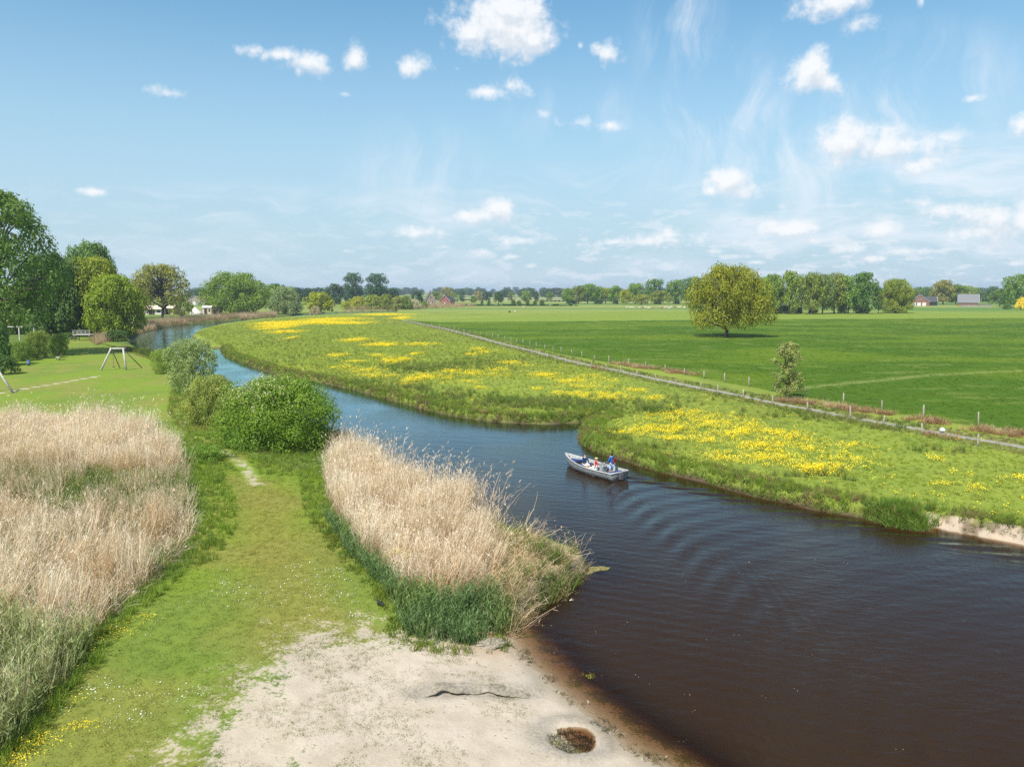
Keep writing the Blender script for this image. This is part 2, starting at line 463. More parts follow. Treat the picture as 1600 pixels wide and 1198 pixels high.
def gz(x, y, sd=None):
    """height of the ground"""
    x, y = np.asarray(x, float), np.asarray(y, float)
    if sd is None: sd = river_sd(x, y)
    far = sstep(np.hypot(x, y), 250, 700)
    top = 0.72 + 0.22 * (fbm(x, y, 0.06, 3, 3) - 0.5) * (1 - 0.6 * far) + 0.05 * (fbm(x, y, 0.7, 2, 5) - 0.5)
    db = sdist(x, y, BEACH)
    beach = 1 - sstep(db, 0.0, 2.5)
    s = sd + 0.22 * (fbm(x, y, 0.9, 3, 9) - 0.5) * (1 - beach)
    steep = np.where(s > 0, sstep(s, -0.25, 0.75) * top, 0.2 * s / 0.25)
    steep = np.where(s > 0, top * (0.07 + 0.93 * sstep(s, -0.05, 0.42)), np.maximum(-0.35 + 0.4 * (s + 0.9), -1.4))
    steep = np.where((s <= 0) & (s > -0.9), 0.05 + s * 0.45, steep)
    dc = seg_dist(x, y, CLIFF)
    cl = (1 - sstep(dc, 1.0, 2.2)) * (x > CLIFF[0][0] - 0.3)
    sc_ = s + 0.5 * (fbm(x, y, 1.1, 3, 33) - 0.5)
    cliff_p = np.where(s > 0, 0.06 + (top - 0.02) * (0.35 * sstep(sc_, 0.0, 0.35) + 0.65 * sstep(sc_, 0.3, 0.62)) + 0.10 * (fbm(x, y, 2.5, 3, 31) - 0.5) * sstep(s, -0.1, .2) * (1 - sstep(s, 0.35, 0.6)), steep)
    steep = steep * (1 - cl) + cliff_p * cl
    soft = np.where(sd > 0, np.minimum(sd * 0.085, 0.72), np.maximum(sd * 0.11, -1.4)) + (0.05 * (fbm(x, y, 0.8, 3, 21) - 0.5) + 0.05 * (fbm(x, y, 2.4, 2, 22) - 0.5)) * sstep(sd, -1, 1.5)
    z = steep * (1 - beach) + soft * beach
    # beach details: undercut scarp, dug hole, clay lump
    dr = seg_dist(x, y, RIDGE)
    side = np.sign((y - np.interp(x, [p[0] for p in RIDGE], [p[1] for p in RIDGE])))
    fade = sstep(x, RIDGE[0][0] - 0.4, RIDGE[0][0] + 0.4) * (1 - sstep(x, RIDGE[-1][0] - 0.3, RIDGE[-1][0] + 0.5))
    wob = 0.10 * (fbm(x, y, 3.0, 3, 41) - 0.5)
    z = z + fade * np.where(side > 0, 0.15 * sstep(dr + wob, 0.0, 0.14) * (1 - sstep(dr, 0.25, 1.9)), -0.05 * (1 - sstep(dr, 0.0, 0.5)))
    dh = np.hypot((x - HOLE[0]) / 0.95, (y - HOLE[1]) / 1.0) + 0.16 * (fbm(x, y, 2.2, 2, 43) - 0.5)
    z = z - 0.18 * (1 - sstep(dh, 0.62, 0.86)) + 0.05 * np.exp(-((dh - 1.12) / 0.2) ** 2)
    dl = np.hypot((x - LUMP[0]) / 0.75, (y - LUMP[1]) / 0.45) + 0.5 * (fbm(x, y, 3.0, 3, 47) - 0.5)
    z = z + 0.05 * (1 - sstep(dl, 0.25, 0.9))
    return z

def gz1(x, y): return float(gz(np.array([x]), np.array([y]))[0])

# ------------------------------------------------------------------ ground sheet
def polar_grid(angs, rads, wrap):
    A, Rr = np.meshgrid(angs, rads)
    X, Y = np.sin(A) * Rr, np.cos(A) * Rr
    nr, na = A.shape
    i, j = np.meshgrid(np.arange(nr - 1), np.arange(na if wrap else na - 1), indexing='ij')
    j2 = (j + 1) % na
    F = np.stack([i * na + j, (i + 1) * na + j, (i + 1) * na + j2, i * na + j2], -1).reshape(-1, 4)[:, ::-1]
    return X.ravel(), Y.ravel(), F

fine_a = np.radians(np.linspace(-42, 42, 470))
angs = np.concatenate([fine_a, np.radians(np.linspace(42, 318, 62)[1:-1])])
rads = np.concatenate([[0.4, 3, 6, 9, 12, 14.5], np.arange(17, 62, 0.17), 62 * 1.0125 ** np.arange(0, 372)])
gx, gy, gF = polar_grid(angs, rads, True)
g_sd = river_sd(gx, gy)
g_z = gz(gx, gy, g_sd)

def col(*c): return np.array(c, float)
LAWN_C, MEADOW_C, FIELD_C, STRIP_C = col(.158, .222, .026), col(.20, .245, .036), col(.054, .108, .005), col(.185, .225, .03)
LITTER_C, SAND_C, SOIL_C, PATH_C = col(.22, .175, .10), col(.50, .43, .335), col(.085, .062, .038), col(.40, .37, .33)

def lerp(a, b, f): return a * (1 - f[..., None]) + b * f[..., None]

d_lawn = sdist(gx, gy, LAWN); d_field = sdist(gx, gy, FIELD); d_strip = sdist(gx, gy, STRIP)
left = np.zeros(len(gx), bool)
bank_y = np.interp
# left of the river: everything nearer than the near bank line
NEAR_POLY = [(-600, -50)] + [(-600, 400)] + [(-260, 330)] + curve(NEAR_SIDE, 3)[4:] + [(60, 20), (30, -50)]
left = inside(gx, gy, NEAR_POLY)
nlow = fbm(gx, gy, 0.05, 4, 60); nmid = fbm(gx, gy, 0.35, 4, 61); nhi = fbm(gx, gy, 1.6, 3, 62)
base = np.repeat(MEADOW_C[None], len(gx), 0)
base = lerp(base, col(.16, .20, .035), sstep(nlow, 0.45, 0.7) * 0.7)
base = lerp(base, col(.10, .16, .03), sstep(nmid, 0.55, 0.75) * 0.4)
# far fields beyond: bands of grass and pale stubble
dist = np.hypot(gx, gy)
farm = sstep(gy, 420, 520)
bands = vnoise(gx * 0.0016 + 9, gy * 0.011, 70)
far_c = lerp(np.repeat(col(.10, .175, .035)[None], len(gx), 0), col(.20, .24, .06), sstep(bands, 0.45, 0.6))
far_c = lerp(far_c, col(.34, .28, .17), sstep(vnoise(gx * 0.0022 + 3, gy * 0.012 + 5, 71), 0.68, 0.74) * sstep(gy, 600, 700))
base = lerp(base, far_c, farm)
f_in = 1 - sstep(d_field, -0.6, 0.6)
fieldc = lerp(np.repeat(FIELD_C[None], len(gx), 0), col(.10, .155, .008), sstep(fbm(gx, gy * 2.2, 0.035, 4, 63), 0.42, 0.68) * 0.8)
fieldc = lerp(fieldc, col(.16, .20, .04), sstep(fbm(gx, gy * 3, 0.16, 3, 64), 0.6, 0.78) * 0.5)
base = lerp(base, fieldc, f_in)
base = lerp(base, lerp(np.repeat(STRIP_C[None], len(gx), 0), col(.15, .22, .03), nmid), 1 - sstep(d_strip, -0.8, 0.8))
lf = left.astype(float)
base = lerp(base, np.repeat(col(.10, .15, .028)[None], len(gx), 0), lf)
lawnc = lerp(np.repeat(LAWN_C[None], len(gx), 0), col(.145, .198, .032), sstep(fbm(gx, gy, 0.14, 4, 65), 0.42, 0.66))
lawnc = lerp(lawnc, col(.20, .205, .045), sstep(fbm(gx, gy, 0.22, 4, 66), 0.5, 0.7) * 0.75)
worn = np.exp(-(seg_dist(gx, gy, W([(412, 770), (420, 830), (470, 960)])) / 2.2) ** 2)
lawnc = lerp(lawnc, col(.22, .20, .045), worn * 0.7)
base = lerp(base, lawnc, (1 - sstep(d_lawn, -0.3, 0.6)))
# verges along the lane
d_path = seg_dist(gx, gy, PATH)
verge = 1 - sstep(d_path, 1.2, 3.2)
base = lerp(base, lerp(np.repeat(col(.24, .22, .085)[None], len(gx), 0), col(.13, .17, .04), nmid), verge * 0.8)
# the field's faint vehicle track
d_tr = seg_dist(gx, gy, W([(1250, 606), (1330, 598), (1440, 588), (1600, 579), (1800, 574)]))
base = lerp(base, col(.19, .22, .06), (1 - sstep(d_tr, 0.3, 1.5)) * 0.7)
# dead litter under the reeds
for pl_, cc_ in ((LB_BACK, LITTER_C), (LB_MID, col(.13, .17, .05)), (LB_FRONT, LITTER_C), (LB_GREEN, col(.12, .14, .05)), (MB_DRY, LITTER_C), (MB_SPARSE, col(.30, .235, .14))):
    base = lerp(base, np.repeat(cc_[None], len(gx), 0), 1 - sstep(sdist(gx, gy, pl_), -.3, .3))
# damp bare soil on the banks, sand of the beach and the undercut cliff
bankm = (1 - sstep(g_sd, 0.0, 0.25)) * (g_sd > -3)
d_beach = sdist(gx, gy, BEACH)
sand = np.clip(0.5 - d_beach / np.where(gx < at(620, 1090)[0], 8.5, 3.8), 0, 1)
base = lerp(base, SOIL_C, np.clip(bankm, 0, 1) * (1 - sand))
dc_ = seg_dist(gx, gy, CLIFF)
cliffm = (1 - sstep(dc_, 0.55, 0.8)) * (gx > CLIFF[0][0] - 0.2)
base = lerp(base, lerp(np.repeat(col(.40, .32, .24)[None], len(gx), 0), col(.17, .13, .09), sstep(fbm(gx, gy, 1.6, 4, 67), .42, .62)), np.clip(cliffm, 0, 1))
base = lerp(base, col(.10, .085, .06), sstep(-g_sd, 0.2, 2.0))
trail = np.maximum(np.maximum((1 - sstep(seg_dist(gx, gy, TRAIL), 0.0, 1.2)) * 0.50, (1 - sstep(seg_dist(gx, gy, DIRT_LINE), 0.0, 1.1)) * 0.8),
                   np.maximum(0.5 * np.exp(-(np.hypot(gx - at(405, 757)[0], gy - at(405, 757)[1]) / 0.9) ** 2), 0.40 * np.exp(-(np.hypot((gx - at(265, 598)[0]) / 3.0, gy - at(265, 598)[1]) / 1.8) ** 2)))
spots = 0.0
for p in [(545, 995, .5), (585, 972, .4), (405, 972, .45), (690, 975, .3), (352, 1065, .5), (525, 940, .3), (430, 760, .2)]:
    c_ = at(*p[:2]); spots = np.maximum(spots, p[2] * np.exp(-(np.hypot(gx - c_[0], gy - c_[1]) / 0.8) ** 2))
sandm = np.clip(np.maximum(np.maximum(sand, trail), spots), 0, 1) * (1 - sstep(-g_sd, 2.0, 6.0))
wet = (1 - sstep(g_sd, 0.05, 0.7)) * sstep(sand, 0.1, 0.5)
dhole = np.hypot(gx - HOLE[0], gy - HOLE[1])
rust = np.exp(-(np.hypot((gx - at(775, 985, .3)[0]) / 1.1, (gy - at(775, 985, .3)[1]) / 1.6)) ** 2)
clay = np.maximum(np.exp(-(seg_dist(gx, gy, RIDGE) / 0.42) ** 2), np.maximum(np.exp(-(np.hypot(gx - LUMP[0], gy - LUMP[1]) / 0.6) ** 2), np.exp(-((dhole - 1.1) / 0.35) ** 2) * 0.8))

V = np.stack([gx, gy, g_z], 1)
V = np.vstack([V, [[0, 0, 0.7]]])
gm = np_mesh('ground', V, gF, None, True)
def add_attr(me, name, arr, typ='FLOAT_COLOR'):
    a = me.attributes.new(name, typ, 'POINT')
    n = len(me.vertices)
    if typ == 'FLOAT_COLOR':
        full = np.ones((n, 4), np.float32); full[:len(arr), :arr.shape[1]] = arr
        a.data.foreach_set('color', full.ravel())
    else:
        full = np.zeros(n, np.float32); full[:len(arr)] = arr
        a.data.foreach_set('value', full)
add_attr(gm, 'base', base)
add_attr(gm, 'mask', np.stack([sandm, wet, rust], 1))
add_attr(gm, 'mask2', np.stack([clay, np.clip(cliffm, 0, 1), 1 - sstep(dist, 60, 260)], 1))

m, h = mat_new('ground')
t = h.n('ShaderNodeTexCoord'); O = t.outputs['Object']
ab = h.n('ShaderNodeAttribute', attribute_name='base')
am = h.n('ShaderNodeAttribute', attribute_name='mask'); sm = h.n('ShaderNodeSeparateColor'); m.node_tree.links.new(am.outputs['Color'], sm.inputs[0])
am2 = h.n('ShaderNodeAttribute', attribute_name='mask2'); sm2 = h.n('ShaderNodeSeparateColor'); m.node_tree.links.new(am2.outputs['Color'], sm2.inputs[0])
n_f = h.noise(O, 9.0, 6, 0.7); n_m = h.noise(O, 1.1, 5, 0.62); n_b = h.noise(O, 0.25, 4, 0.6); n_s = h.noise(O, 38.0, 3, 0.7)
k = h.m('ADD', 0.55, h.m('ADD', h.m('MULTIPLY', n_f, 0.55), h.m('MULTIPLY', n_m, 0.35)))
grass = h.v('SCALE', ab.outputs['Color'], k)
grass = h.mix(h.m('MULTIPLY', h.ramp(n_m, 0.52, 0.72), 0.35), grass, h.v('MULTIPLY', grass, (1.35, 1.12, 0.9)))
grass = h.mix(h.m('MULTIPLY', h.ramp(n_b, 0.5, 0.7), 0.3), grass, h.v('MULTIPLY', grass, (0.72, 0.85, 0.8)))
edge = h.m('ADD', sm.outputs[0], h.m('ADD', h.m('MULTIPLY', h.m('SUBTRACT', n_m, 0.5), 1.0), h.m('MULTIPLY', h.m('SUBTRACT', n_f, 0.5), 0.9)))
sf = h.ramp(edge, 0.40, 0.62)
sf = h.m('MULTIPLY', sf, h.ramp(sm.outputs[0], 0.02, 0.12))
sand_c = h.mix(h.ramp(n_m, 0.35, 0.68), (.49, .415, .325, 1), (.42, .35, .265, 1))
sand_c = h.mix(h.m('MULTIPLY', h.ramp(n_f, 0.5, 0.75), 0.5), sand_c, (.35, .29, .21, 1))
sand_c = h.mix(h.m('MULTIPLY', h.ramp(n_s, 0.62, 0.72), 0.5), sand_c, (.21, .17, .10, 1))
sand_c = h.mix(h.m('MULTIPLY', sm2.outputs[0], 0.75), sand_c, h.mix(h.ramp(n_f, .4, .6), (.27, .245, .205, 1), (.15, .13, .105, 1)))
sand_c = h.mix(h.m('MULTIPLY', sm.outputs[2], 0.7), sand_c, (.36, .205, .10, 1))
sand_c = h.mix(h.m('MULTIPLY', sm.outputs[1], 0.6), sand_c, (.24, .195, .135, 1))
cc = h.mix(sf, grass, sand_c)
bh = h.m('ADD', h.m('MULTIPLY', n_f, 0.8), h.m('MULTIPLY', n_s, 0.4))
finish(m, h, principled(h, cc, 0.95, 0.1, 0, bump(h, bh, 0.55, 0.07)))
gm.materials.append(m)
ground = obj('ground', gm)
tag(ground, 'green meadow, lawn, fields and sandy beach along the river', 'ground', kind='structure')

# ------------------------------------------------------------------ water
wx, wy, wF = polar_grid(np.radians(np.linspace(-42, 46, 640)), np.concatenate([np.arange(15, 75, 0.14), 75 * 1.012 ** np.arange(0, 175)]), False)
w_sd = river_sd(wx, wy)
keep = (w_sd < 1.2)
fk = keep[wF].any(1)
wF = wF[fk]
used = np.unique(wF); remap = np.full(len(wx), -1); remap[used] = np.arange(len(used))
wF = remap[wF]; wx, wy, w_sd = wx[used], wy[used], w_sd[used]
STERN = np.array(at(968, 750, 0.0)); BOW = np.array(at(889, 727.5, 0.0))
BACK = np.array([0.46, -0.888])
X = (wx - STERN[0]) * BACK[0] + (wy - STERN[1]) * BACK[1] + 3.0
Yl = (wx - STERN[0]) * -BACK[1] + (wy - STERN[1]) * BACK[0]
Uv = 1.75; K0 = 9.81 / Uv ** 2
hk = np.zeros(len(wx))
for th in np.linspace(-1.22, 1.22, 160):
    c_ = math.cos(th)
    hk += (0.18 + 0.82 * min(1, (abs(th) / 0.7) ** 2)) * math.exp(-(th / 1.0) ** 4) * np.cos(K0 / c_ ** 2 * (X * c_ + Yl * math.sin(th)))
hk *= 1 / 160
hk *= sstep(X, 0.0, 3.0) * np.exp(-np.maximum(X - 8, 0) / 45)
hz = 0.26 * hk
# light wind ripples, long swell
rip = 0
for (wl, ang, amp, sd_w) in [(0.9, 75, .0018, 1), (0.62, 98, .0014, 2), (1.5, 60, .0014, 3), (0.75, 115, .0013, 4), (2.6, 85, .0016, 5)]:
    a_ = math.radians(ang); 
    ph = (wx * math.cos(a_) + wy * math.sin(a_)) * 2 * math.pi / wl + 5 * fbm(wx, wy, 0.12, 2, sd_w)
    rip = rip + amp * np.sin(ph) * (0.35 + fbm(wx, wy, 0.08, 2, sd_w + 30))
hz = hz + rip * sstep(-w_sd, 0.0, 2.0) * (1 - 0.85 * sstep(wy, 60, 110))
wz = hz * sstep(-w_sd, -0.3, 1.0)
wm = np_mesh('water', np.stack([wx, wy, wz], 1), wF, None, True)
depth = np.maximum(-gz(wx, wy, w_sd), 0.0)
add_attr(wm, 'depth', depth, 'FLOAT')
m, h = mat_new('river_water')
t = h.n('ShaderNodeTexCoord'); O = t.outputs['Object']
dp = h.n('ShaderNodeAttribute', attribute_name='depth').outputs['Fac']
mp = h.n('ShaderNodeMapping'); m.node_tree.links.new(O, mp.inputs[0]); mp.inputs['Scale'].default_value = (0.9, 2.0, 1); mp.inputs['Rotation'].default_value = (0, 0, R(12))
nr1 = h.noise(mp.outputs[0], 2.2, 4, 0.55, 0.3); nr2 = h.noise(mp.outputs[0], 8.0, 3, 0.55, 0.2)
calm = h.ramp(h.noise(O, 0.12, 3, 0.5), 0.35, 0.65, 0.35, 1.0)
hh = h.m('MULTIPLY', h.m('ADD', h.m('MULTIPLY', nr1, 1.0), h.m('MULTIPLY', nr2, 0.3)), calm)
nrm = bump(h, hh, 0.16, 0.12)
# peat water: what enters is tinted and lost with depth, a little is scattered back brown
tr = h.n('ShaderNodeBsdfTransparent')
tint = h.xyz(h.m('POWER', 0.10, dp), h.m('POWER', 0.010, dp), h.m('POWER', 0.0006, dp)); h.put(tr.inputs[0], tint)
df = h.n('ShaderNodeBsdfDiffuse'); df.inputs[0].default_value = (.028, .0145, .0062, 1)
body = h.n('ShaderNodeMixShader'); h.put(body.inputs[0], h.m('SUBTRACT', 1.0, h.m('POWER', 0.10, dp)))
m.node_tree.links.new(tr.outputs[0], body.inputs[1]); m.node_tree.links.new(df.outputs[0], body.inputs[2])
gl = h.n('ShaderNodeBsdfGlossy'); gl.inputs['Roughness'].default_value = 0.04; gl.inputs[0].default_value = (.64, .92, 1.0, 1); h.put(gl.inputs['Normal'], nrm)
fr = h.n('ShaderNodeFresnel'); fr.inputs[0].default_value = 1.333; h.put(fr.inputs['Normal'], nrm)
surf = h.n('ShaderNodeMixShader'); h.put(surf.inputs[0], h.m('MULTIPLY', h.m('POWER', fr.outputs[0], 1.65), 2.5, clamp=True))
m.node_tree.links.new(body.outputs[0], surf.inputs[1]); m.node_tree.links.new(gl.outputs[0], surf.inputs[2])
finish(m, h, surf.outputs[0])
wm.materials.append(m)
water = obj('water', wm)
tag(water, 'dark peaty river winding between the meadow and the lawn', 'river', kind='structure')

# ------------------------------------------------------------------ lane
def ribbon(name, pts, half, lift, thick, mat):
    pts = [np.array(p, float) for p in pts]
    V, F = [], []
    n = len(pts)
    for i, p in enumerate(pts):
        t_ = pts[min(i + 1, n - 1)] - pts[max(i - 1, 0)]; t_ /= np.linalg.norm(t_)
        nn = np.array([-t_[1], t_[0]])
        for s_ in (-1, 1):
            e = p + nn * half * s_
            V.append((e[0], e[1], 0)); V.append((e[0], e[1], -thick))
    V = np.array(V); z = gz(V[:, 0], V[:, 1]); 
    zc = np.repeat(np.maximum.reduceat(z, np.arange(0, len(z), 4)), 4)
    V[:, 2] += zc + lift
    for i in range(n - 1):
        a, b = 4 * i, 4 * i + 4
        F += [(a, a + 2, b + 2, b), (a + 1, a, b, b + 1), (a + 2, a + 3, b + 3, b + 2)]
    return mesh_from(name, V, F, mat)
M_LANE = mat_plain('lane_concrete', (.27, .25, .22), 0.9, 0.2, 0, 0.22, 1.5)
fine_path = curve(PATH, 4)
lane = obj('path', ribbon('path', fine_path, 0.48, 0.03, 0.3, M_LANE))
tag(lane, 'narrow grey concrete lane running between two wire fences', 'path', kind='structure')

# overhanging crust of sand along the little scarp, and a dried clod of clay by the water
pts = curve(RIDGE, 10); V, F = [], []
offs = [-.20, -.13, .0, .25, .6]
for i, (px_, py_) in enumerate(pts):
    f_ = i / (len(pts) - 1); en = min(1, 4 * f_, 2.2 * (1 - f_)) * (.35 + .9 * float(vnoise(px_ * 1.7, 9.0, 57)))
    lip = .26 * (float(vnoise(px_ * 2.3, 5.0, 51)) - .5) + .07 * (float(vnoise(px_ * 8, 2.0, 52)) - .5)
    back = gz1(px_, py_ + .35)
    for k, o_ in enumerate(offs):
        yy = py_ + (o_ + lip if k < 3 else o_)
        zt = back + .035 * (1 - abs(o_) / .6) + .03 * (float(vnoise(px_ * 5, yy * 5, 53)) - .5) if k < 4 else gz1(px_, yy) - .03
        if k == 0: zt -= .05
        g0 = gz1(px_, yy)
        V.append((px_, yy, (g0 - .03) * (1 - en) + max(zt, g0 - .02) * en))
    V.append((px_, py_ - .12 + lip, V[-5][2] - .06)); V.append((px_, py_ + .10, V[-6][2] - .05))
n_ = 7
for i in range(len(pts) - 1):
    a, b = i * n_, (i + 1) * n_
    F += [(a + k, a + k + 1, b + k + 1, b + k)[::-1] for k in range(4)] + [(a, b, b + 5, a + 5)[::-1], (a + 5, b + 5, b + 6, a + 6)[::-1]]
M_CLAY = mat_plain('dry_clay', (.25, .215, .165), .95, .1, 0, .32, 9)
tag(obj('sand_ledge', mesh_from('sand_ledge', V, F, M_CLAY, True)), 'overhanging crumbling ledge of grey sand across the beach', 'ledge', kind='structure')
bm = bmesh.new(); bmesh.ops.create_icosphere(bm, subdivisions=4, radius=1)
for v in bm.verts:
    p = v.co.normalized(); k_ = 1 + .5 * (float(fbm(p.x * 1.3 + 5, p.y * 1.3 + p.z * 1.7, 1.6, 4, 55)) - .5) + .22 * (float(fbm(p.x * 3 + 2, p.y * 3 + p.z * 4, 2.0, 3, 56)) - .5)
    v.co = Vector((p.x * .60 * k_, p.y * .34 * k_, max(p.z * .17 * k_, -.1)))
lump = bm_obj('clay_clod', bm, M_CLAY, None, False); lump.location = (*LUMP, gz1(*LUMP) + .02); lump.rotation_euler = (0, 0, .25)
tag(lump, 'cracked grey clod of clay on the sand beside the sedge', 'clod')
# ------------------------------------------------------------------ plants in number: blades, reeds, flowers as scattered geometry
def blades_mesh(name, n, h, w, spread, lean, mat, seed, segs=3, curl=0.5, plume=None, leaf=0):
    """a clump of n curved tapering blades; attribute 'tip' runs 0 at the root to 1 at the top"""
    r = random.Random(seed)
    V, F, T = [], [], []
    def strip(p0, d, up, L, wid, cur, t0=0.0, t1=1.0, taper=True):
        side = d.cross(Vector((0, 0, 1)))
        side = (side if side.length > 1e-3 else Vector((1, 0, 0))).normalized()
        a = r.uniform(0, 6.28)
        side = (side * math.cos(a) + d.normalized() * math.sin(a)); side.z *= 0.3; side.normalize()
        p = Vector(p0); dirv = (up + d * 0.15).normalized()
        b = len(V)
        for i in range(segs + 1):
            f = i / segs
            ww = wid * ((1 - f ** 1.6) if taper else 1 - 0.45 * f) * 0.5
            V.append(p - side * ww); V.append(p + side * ww); T.extend((t0 + (t1 - t0) * f,) * 2)
            dirv = (dirv + d * (cur * f / segs * 2)).normalized()
            p = p + dirv * (L / segs)
        for i in range(segs):
            F.append((b + 2 * i, b + 2 * i + 1, b + 2 * i + 3, b + 2 * i + 2))
        return p
    for i in range(n):
        a = r.uniform(0, 6.28); rr = spread * math.sqrt(r.random())
        p0 = Vector((math.cos(a) * rr, math.sin(a) * rr, 0))
        a2 = r.uniform(0, 6.28)
        d = Vector((math.cos(a2), math.sin(a2), 0))
        hh = h * r.uniform(0.65, 1.1)
        up = Vector((math.cos(a2) * lean * r.random(), math.sin(a2) * lean * r.random(), 1)).normalized()
        tp = strip(p0, d, up, hh, w * r.uniform(.7, 1.3), curl * r.uniform(.3, 1.2), taper=(plume is None))
        for k in range(leaf):
            f = r.uniform(0.3, 0.9)
            a3 = r.uniform(0, 6.28); dd = Vector((math.cos(a3), math.sin(a3), 0))
            strip(p0.lerp(tp, f), dd, (up + dd * 0.9).normalized(), hh * r.uniform(.14, .26), w * 1.1, 0.9, f, min(1, f + .1))
        if plume and r.random() < plume:
            for k in range(3):
                a3 = r.uniform(0, 6.28); dd = (d + Vector((math.cos(a3), math.sin(a3), 0)) * .8).normalized()
                strip(tp, dd, (up + dd * .5).normalized(), hh * .09, w * 1.5, 0.8, .8, 1.0)
    me = mesh_from(name, V, F, mat)
    at_ = me.attributes.new('tip', 'FLOAT', 'POINT'); at_.data.foreach_set('value', np.array(T, np.float32))
    return me

def scatter(name, pts, protos, label, cat=None, scl=(0.8, 1.2), colr=None, tilt=0.12, lean=None, kind='stuff', flat=False, hmod=None):
    """ONE object: the points of a mesh, each carrying one of the clumps (geometry instances)"""
    pts = np.asarray(pts, float); n = len(pts)
    me = bpy.data.meshes.new(name)
    me.vertices.add(n); me.vertices.foreach_set('co', pts.astype(np.float32).ravel())
    rot = np.stack([rng.normal(0, tilt, n), rng.normal(0, tilt, n), rng.uniform(0, 6.283, n)], 1)
    if lean is not None:   # lean: world vector the plants bow towards, per point
        L = np.asarray(lean, float)
        if L.ndim == 1: L = np.repeat(L[None], n, 0)
        ca, sa_ = np.cos(rot[:, 2]), np.sin(rot[:, 2])
        lx, ly = L[:, 0] * ca + L[:, 1] * sa_, -L[:, 0] * sa_ + L[:, 1] * ca
        rot[:, 0] += -ly; rot[:, 1] += lx
    s1 = rng.uniform(scl[0], scl[1], n)
    S = np.stack([s1 * rng.uniform(.85, 1.15, n), s1 * rng.uniform(.85, 1.15, n), s1 * rng.uniform(.85, 1.15, n)], 1)
    if flat: S[:, 2] *= 0.5
    if hmod: S[:, 2] *= hmod[1] + (hmod[2] - hmod[1]) * sstep(fbm(pts[:, 0], pts[:, 1], hmod[0], 3, hmod[3]), .32, .68)
    for nm, arr in (('rot', rot), ('scl', S)):
        a = me.attributes.new(nm, 'FLOAT_VECTOR', 'POINT'); a.data.foreach_set('vector', arr.astype(np.float32).ravel())
    a = me.attributes.new('idx', 'INT', 'POINT'); a.data.foreach_set('value', rng.integers(0, len(protos), n).astype(np.int32))
    if colr is None: colr = np.ones((n, 3))
    cfull = np.ones((n, 4), np.float32); cfull[:, :3] = colr
    a = me.attributes.new('col', 'FLOAT_COLOR', 'POINT'); a.data.foreach_set('color', cfull.ravel())
    o = bpy.data.objects.new(name, me); C.objects.link(o)
    nt = bpy.data.node_groups.new(name + '_scatter', 'GeometryNodeTree')
    nt.interface.new_socket('Geometry', in_out='INPUT', socket_type='NodeSocketGeometry')
    nt.interface.new_socket('Geometry', in_out='OUTPUT', socket_type='NodeSocketGeometry')
    N = nt.nodes; Lk = nt.links
    i_, o_ = N.new('NodeGroupInput'), N.new('NodeGroupOutput')
    iop = N.new('GeometryNodeInstanceOnPoints'); jn = N.new('GeometryNodeJoinGeometry')
    for pm in protos:
        po = PROTO.get(pm.name)
        if po is None:
            po = PROTO[pm.name] = bpy.data.objects.new(pm.name, pm)
        oi = N.new('GeometryNodeObjectInfo'); oi.inputs['Object'].default_value = po; oi.inputs['As Instance'].default_value = False
        gi_ = N.new('GeometryNodeGeometryToInstance'); Lk.new(oi.outputs['Geometry'], gi_.inputs[0]); Lk.new(gi_.outputs[0], jn.inputs[0])
    def na(nm, t):
        q_ = N.new('GeometryNodeInputNamedAttribute'); q_.data_type = t; q_.inputs[0].default_value = nm; return q_.outputs[0]
    Lk.new(i_.outputs[0], iop.inputs['Points']); Lk.new(jn.outputs[0], iop.inputs['Instance'])
    iop.inputs['Pick Instance'].default_value = True
    Lk.new(na('idx', 'INT'), iop.inputs['Instance Index']); Lk.new(na('rot', 'FLOAT_VECTOR'), iop.inputs['Rotation']); Lk.new(na('scl', 'FLOAT_VECTOR'), iop.inputs['Scale'])
    Lk.new(iop.outputs[0], o_.inputs[0])
    md = o.modifiers.new('scatter', 'NODES'); md.node_group = nt
    return tag(o, label, cat, kind=kind)
PROTO = {}

def sample_poly(poly, density, mask=None):
    xs = [p[0] for p in poly]; ys = [p[1] for p in poly]
    n = int((max(xs) - min(xs)) * (max(ys) - min(ys)) * density)
    x = rng.uniform(min(xs), max(xs), n); y = rng.uniform(min(ys), max(ys), n)
    k = inside(x, y, poly); x, y = x[k], y[k]
    if mask is not None:
        k = rng.random(len(x)) < mask(x, y); x, y = x[k], y[k]
    return x, y

def in_view(x, y, margin=80):
    """points the photograph could see (a margin wider than the frame)"""
    dep = y * CP + (CAM_H - 0.7) * SP
    return (y > 14) & (np.abs(x / np.maximum(dep, 1)) * F_PX < 800 + margin)

def ground_pts(x, y, dz=0.0):
    z = gz(x, y); return np.stack([x, y, z + dz], 1), z

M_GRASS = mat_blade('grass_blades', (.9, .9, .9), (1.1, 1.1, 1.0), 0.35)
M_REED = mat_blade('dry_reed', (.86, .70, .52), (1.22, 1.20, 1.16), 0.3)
M_PETAL = mat_blade('petals', (1, 1, 1), (1, 1, 1), 0.2)

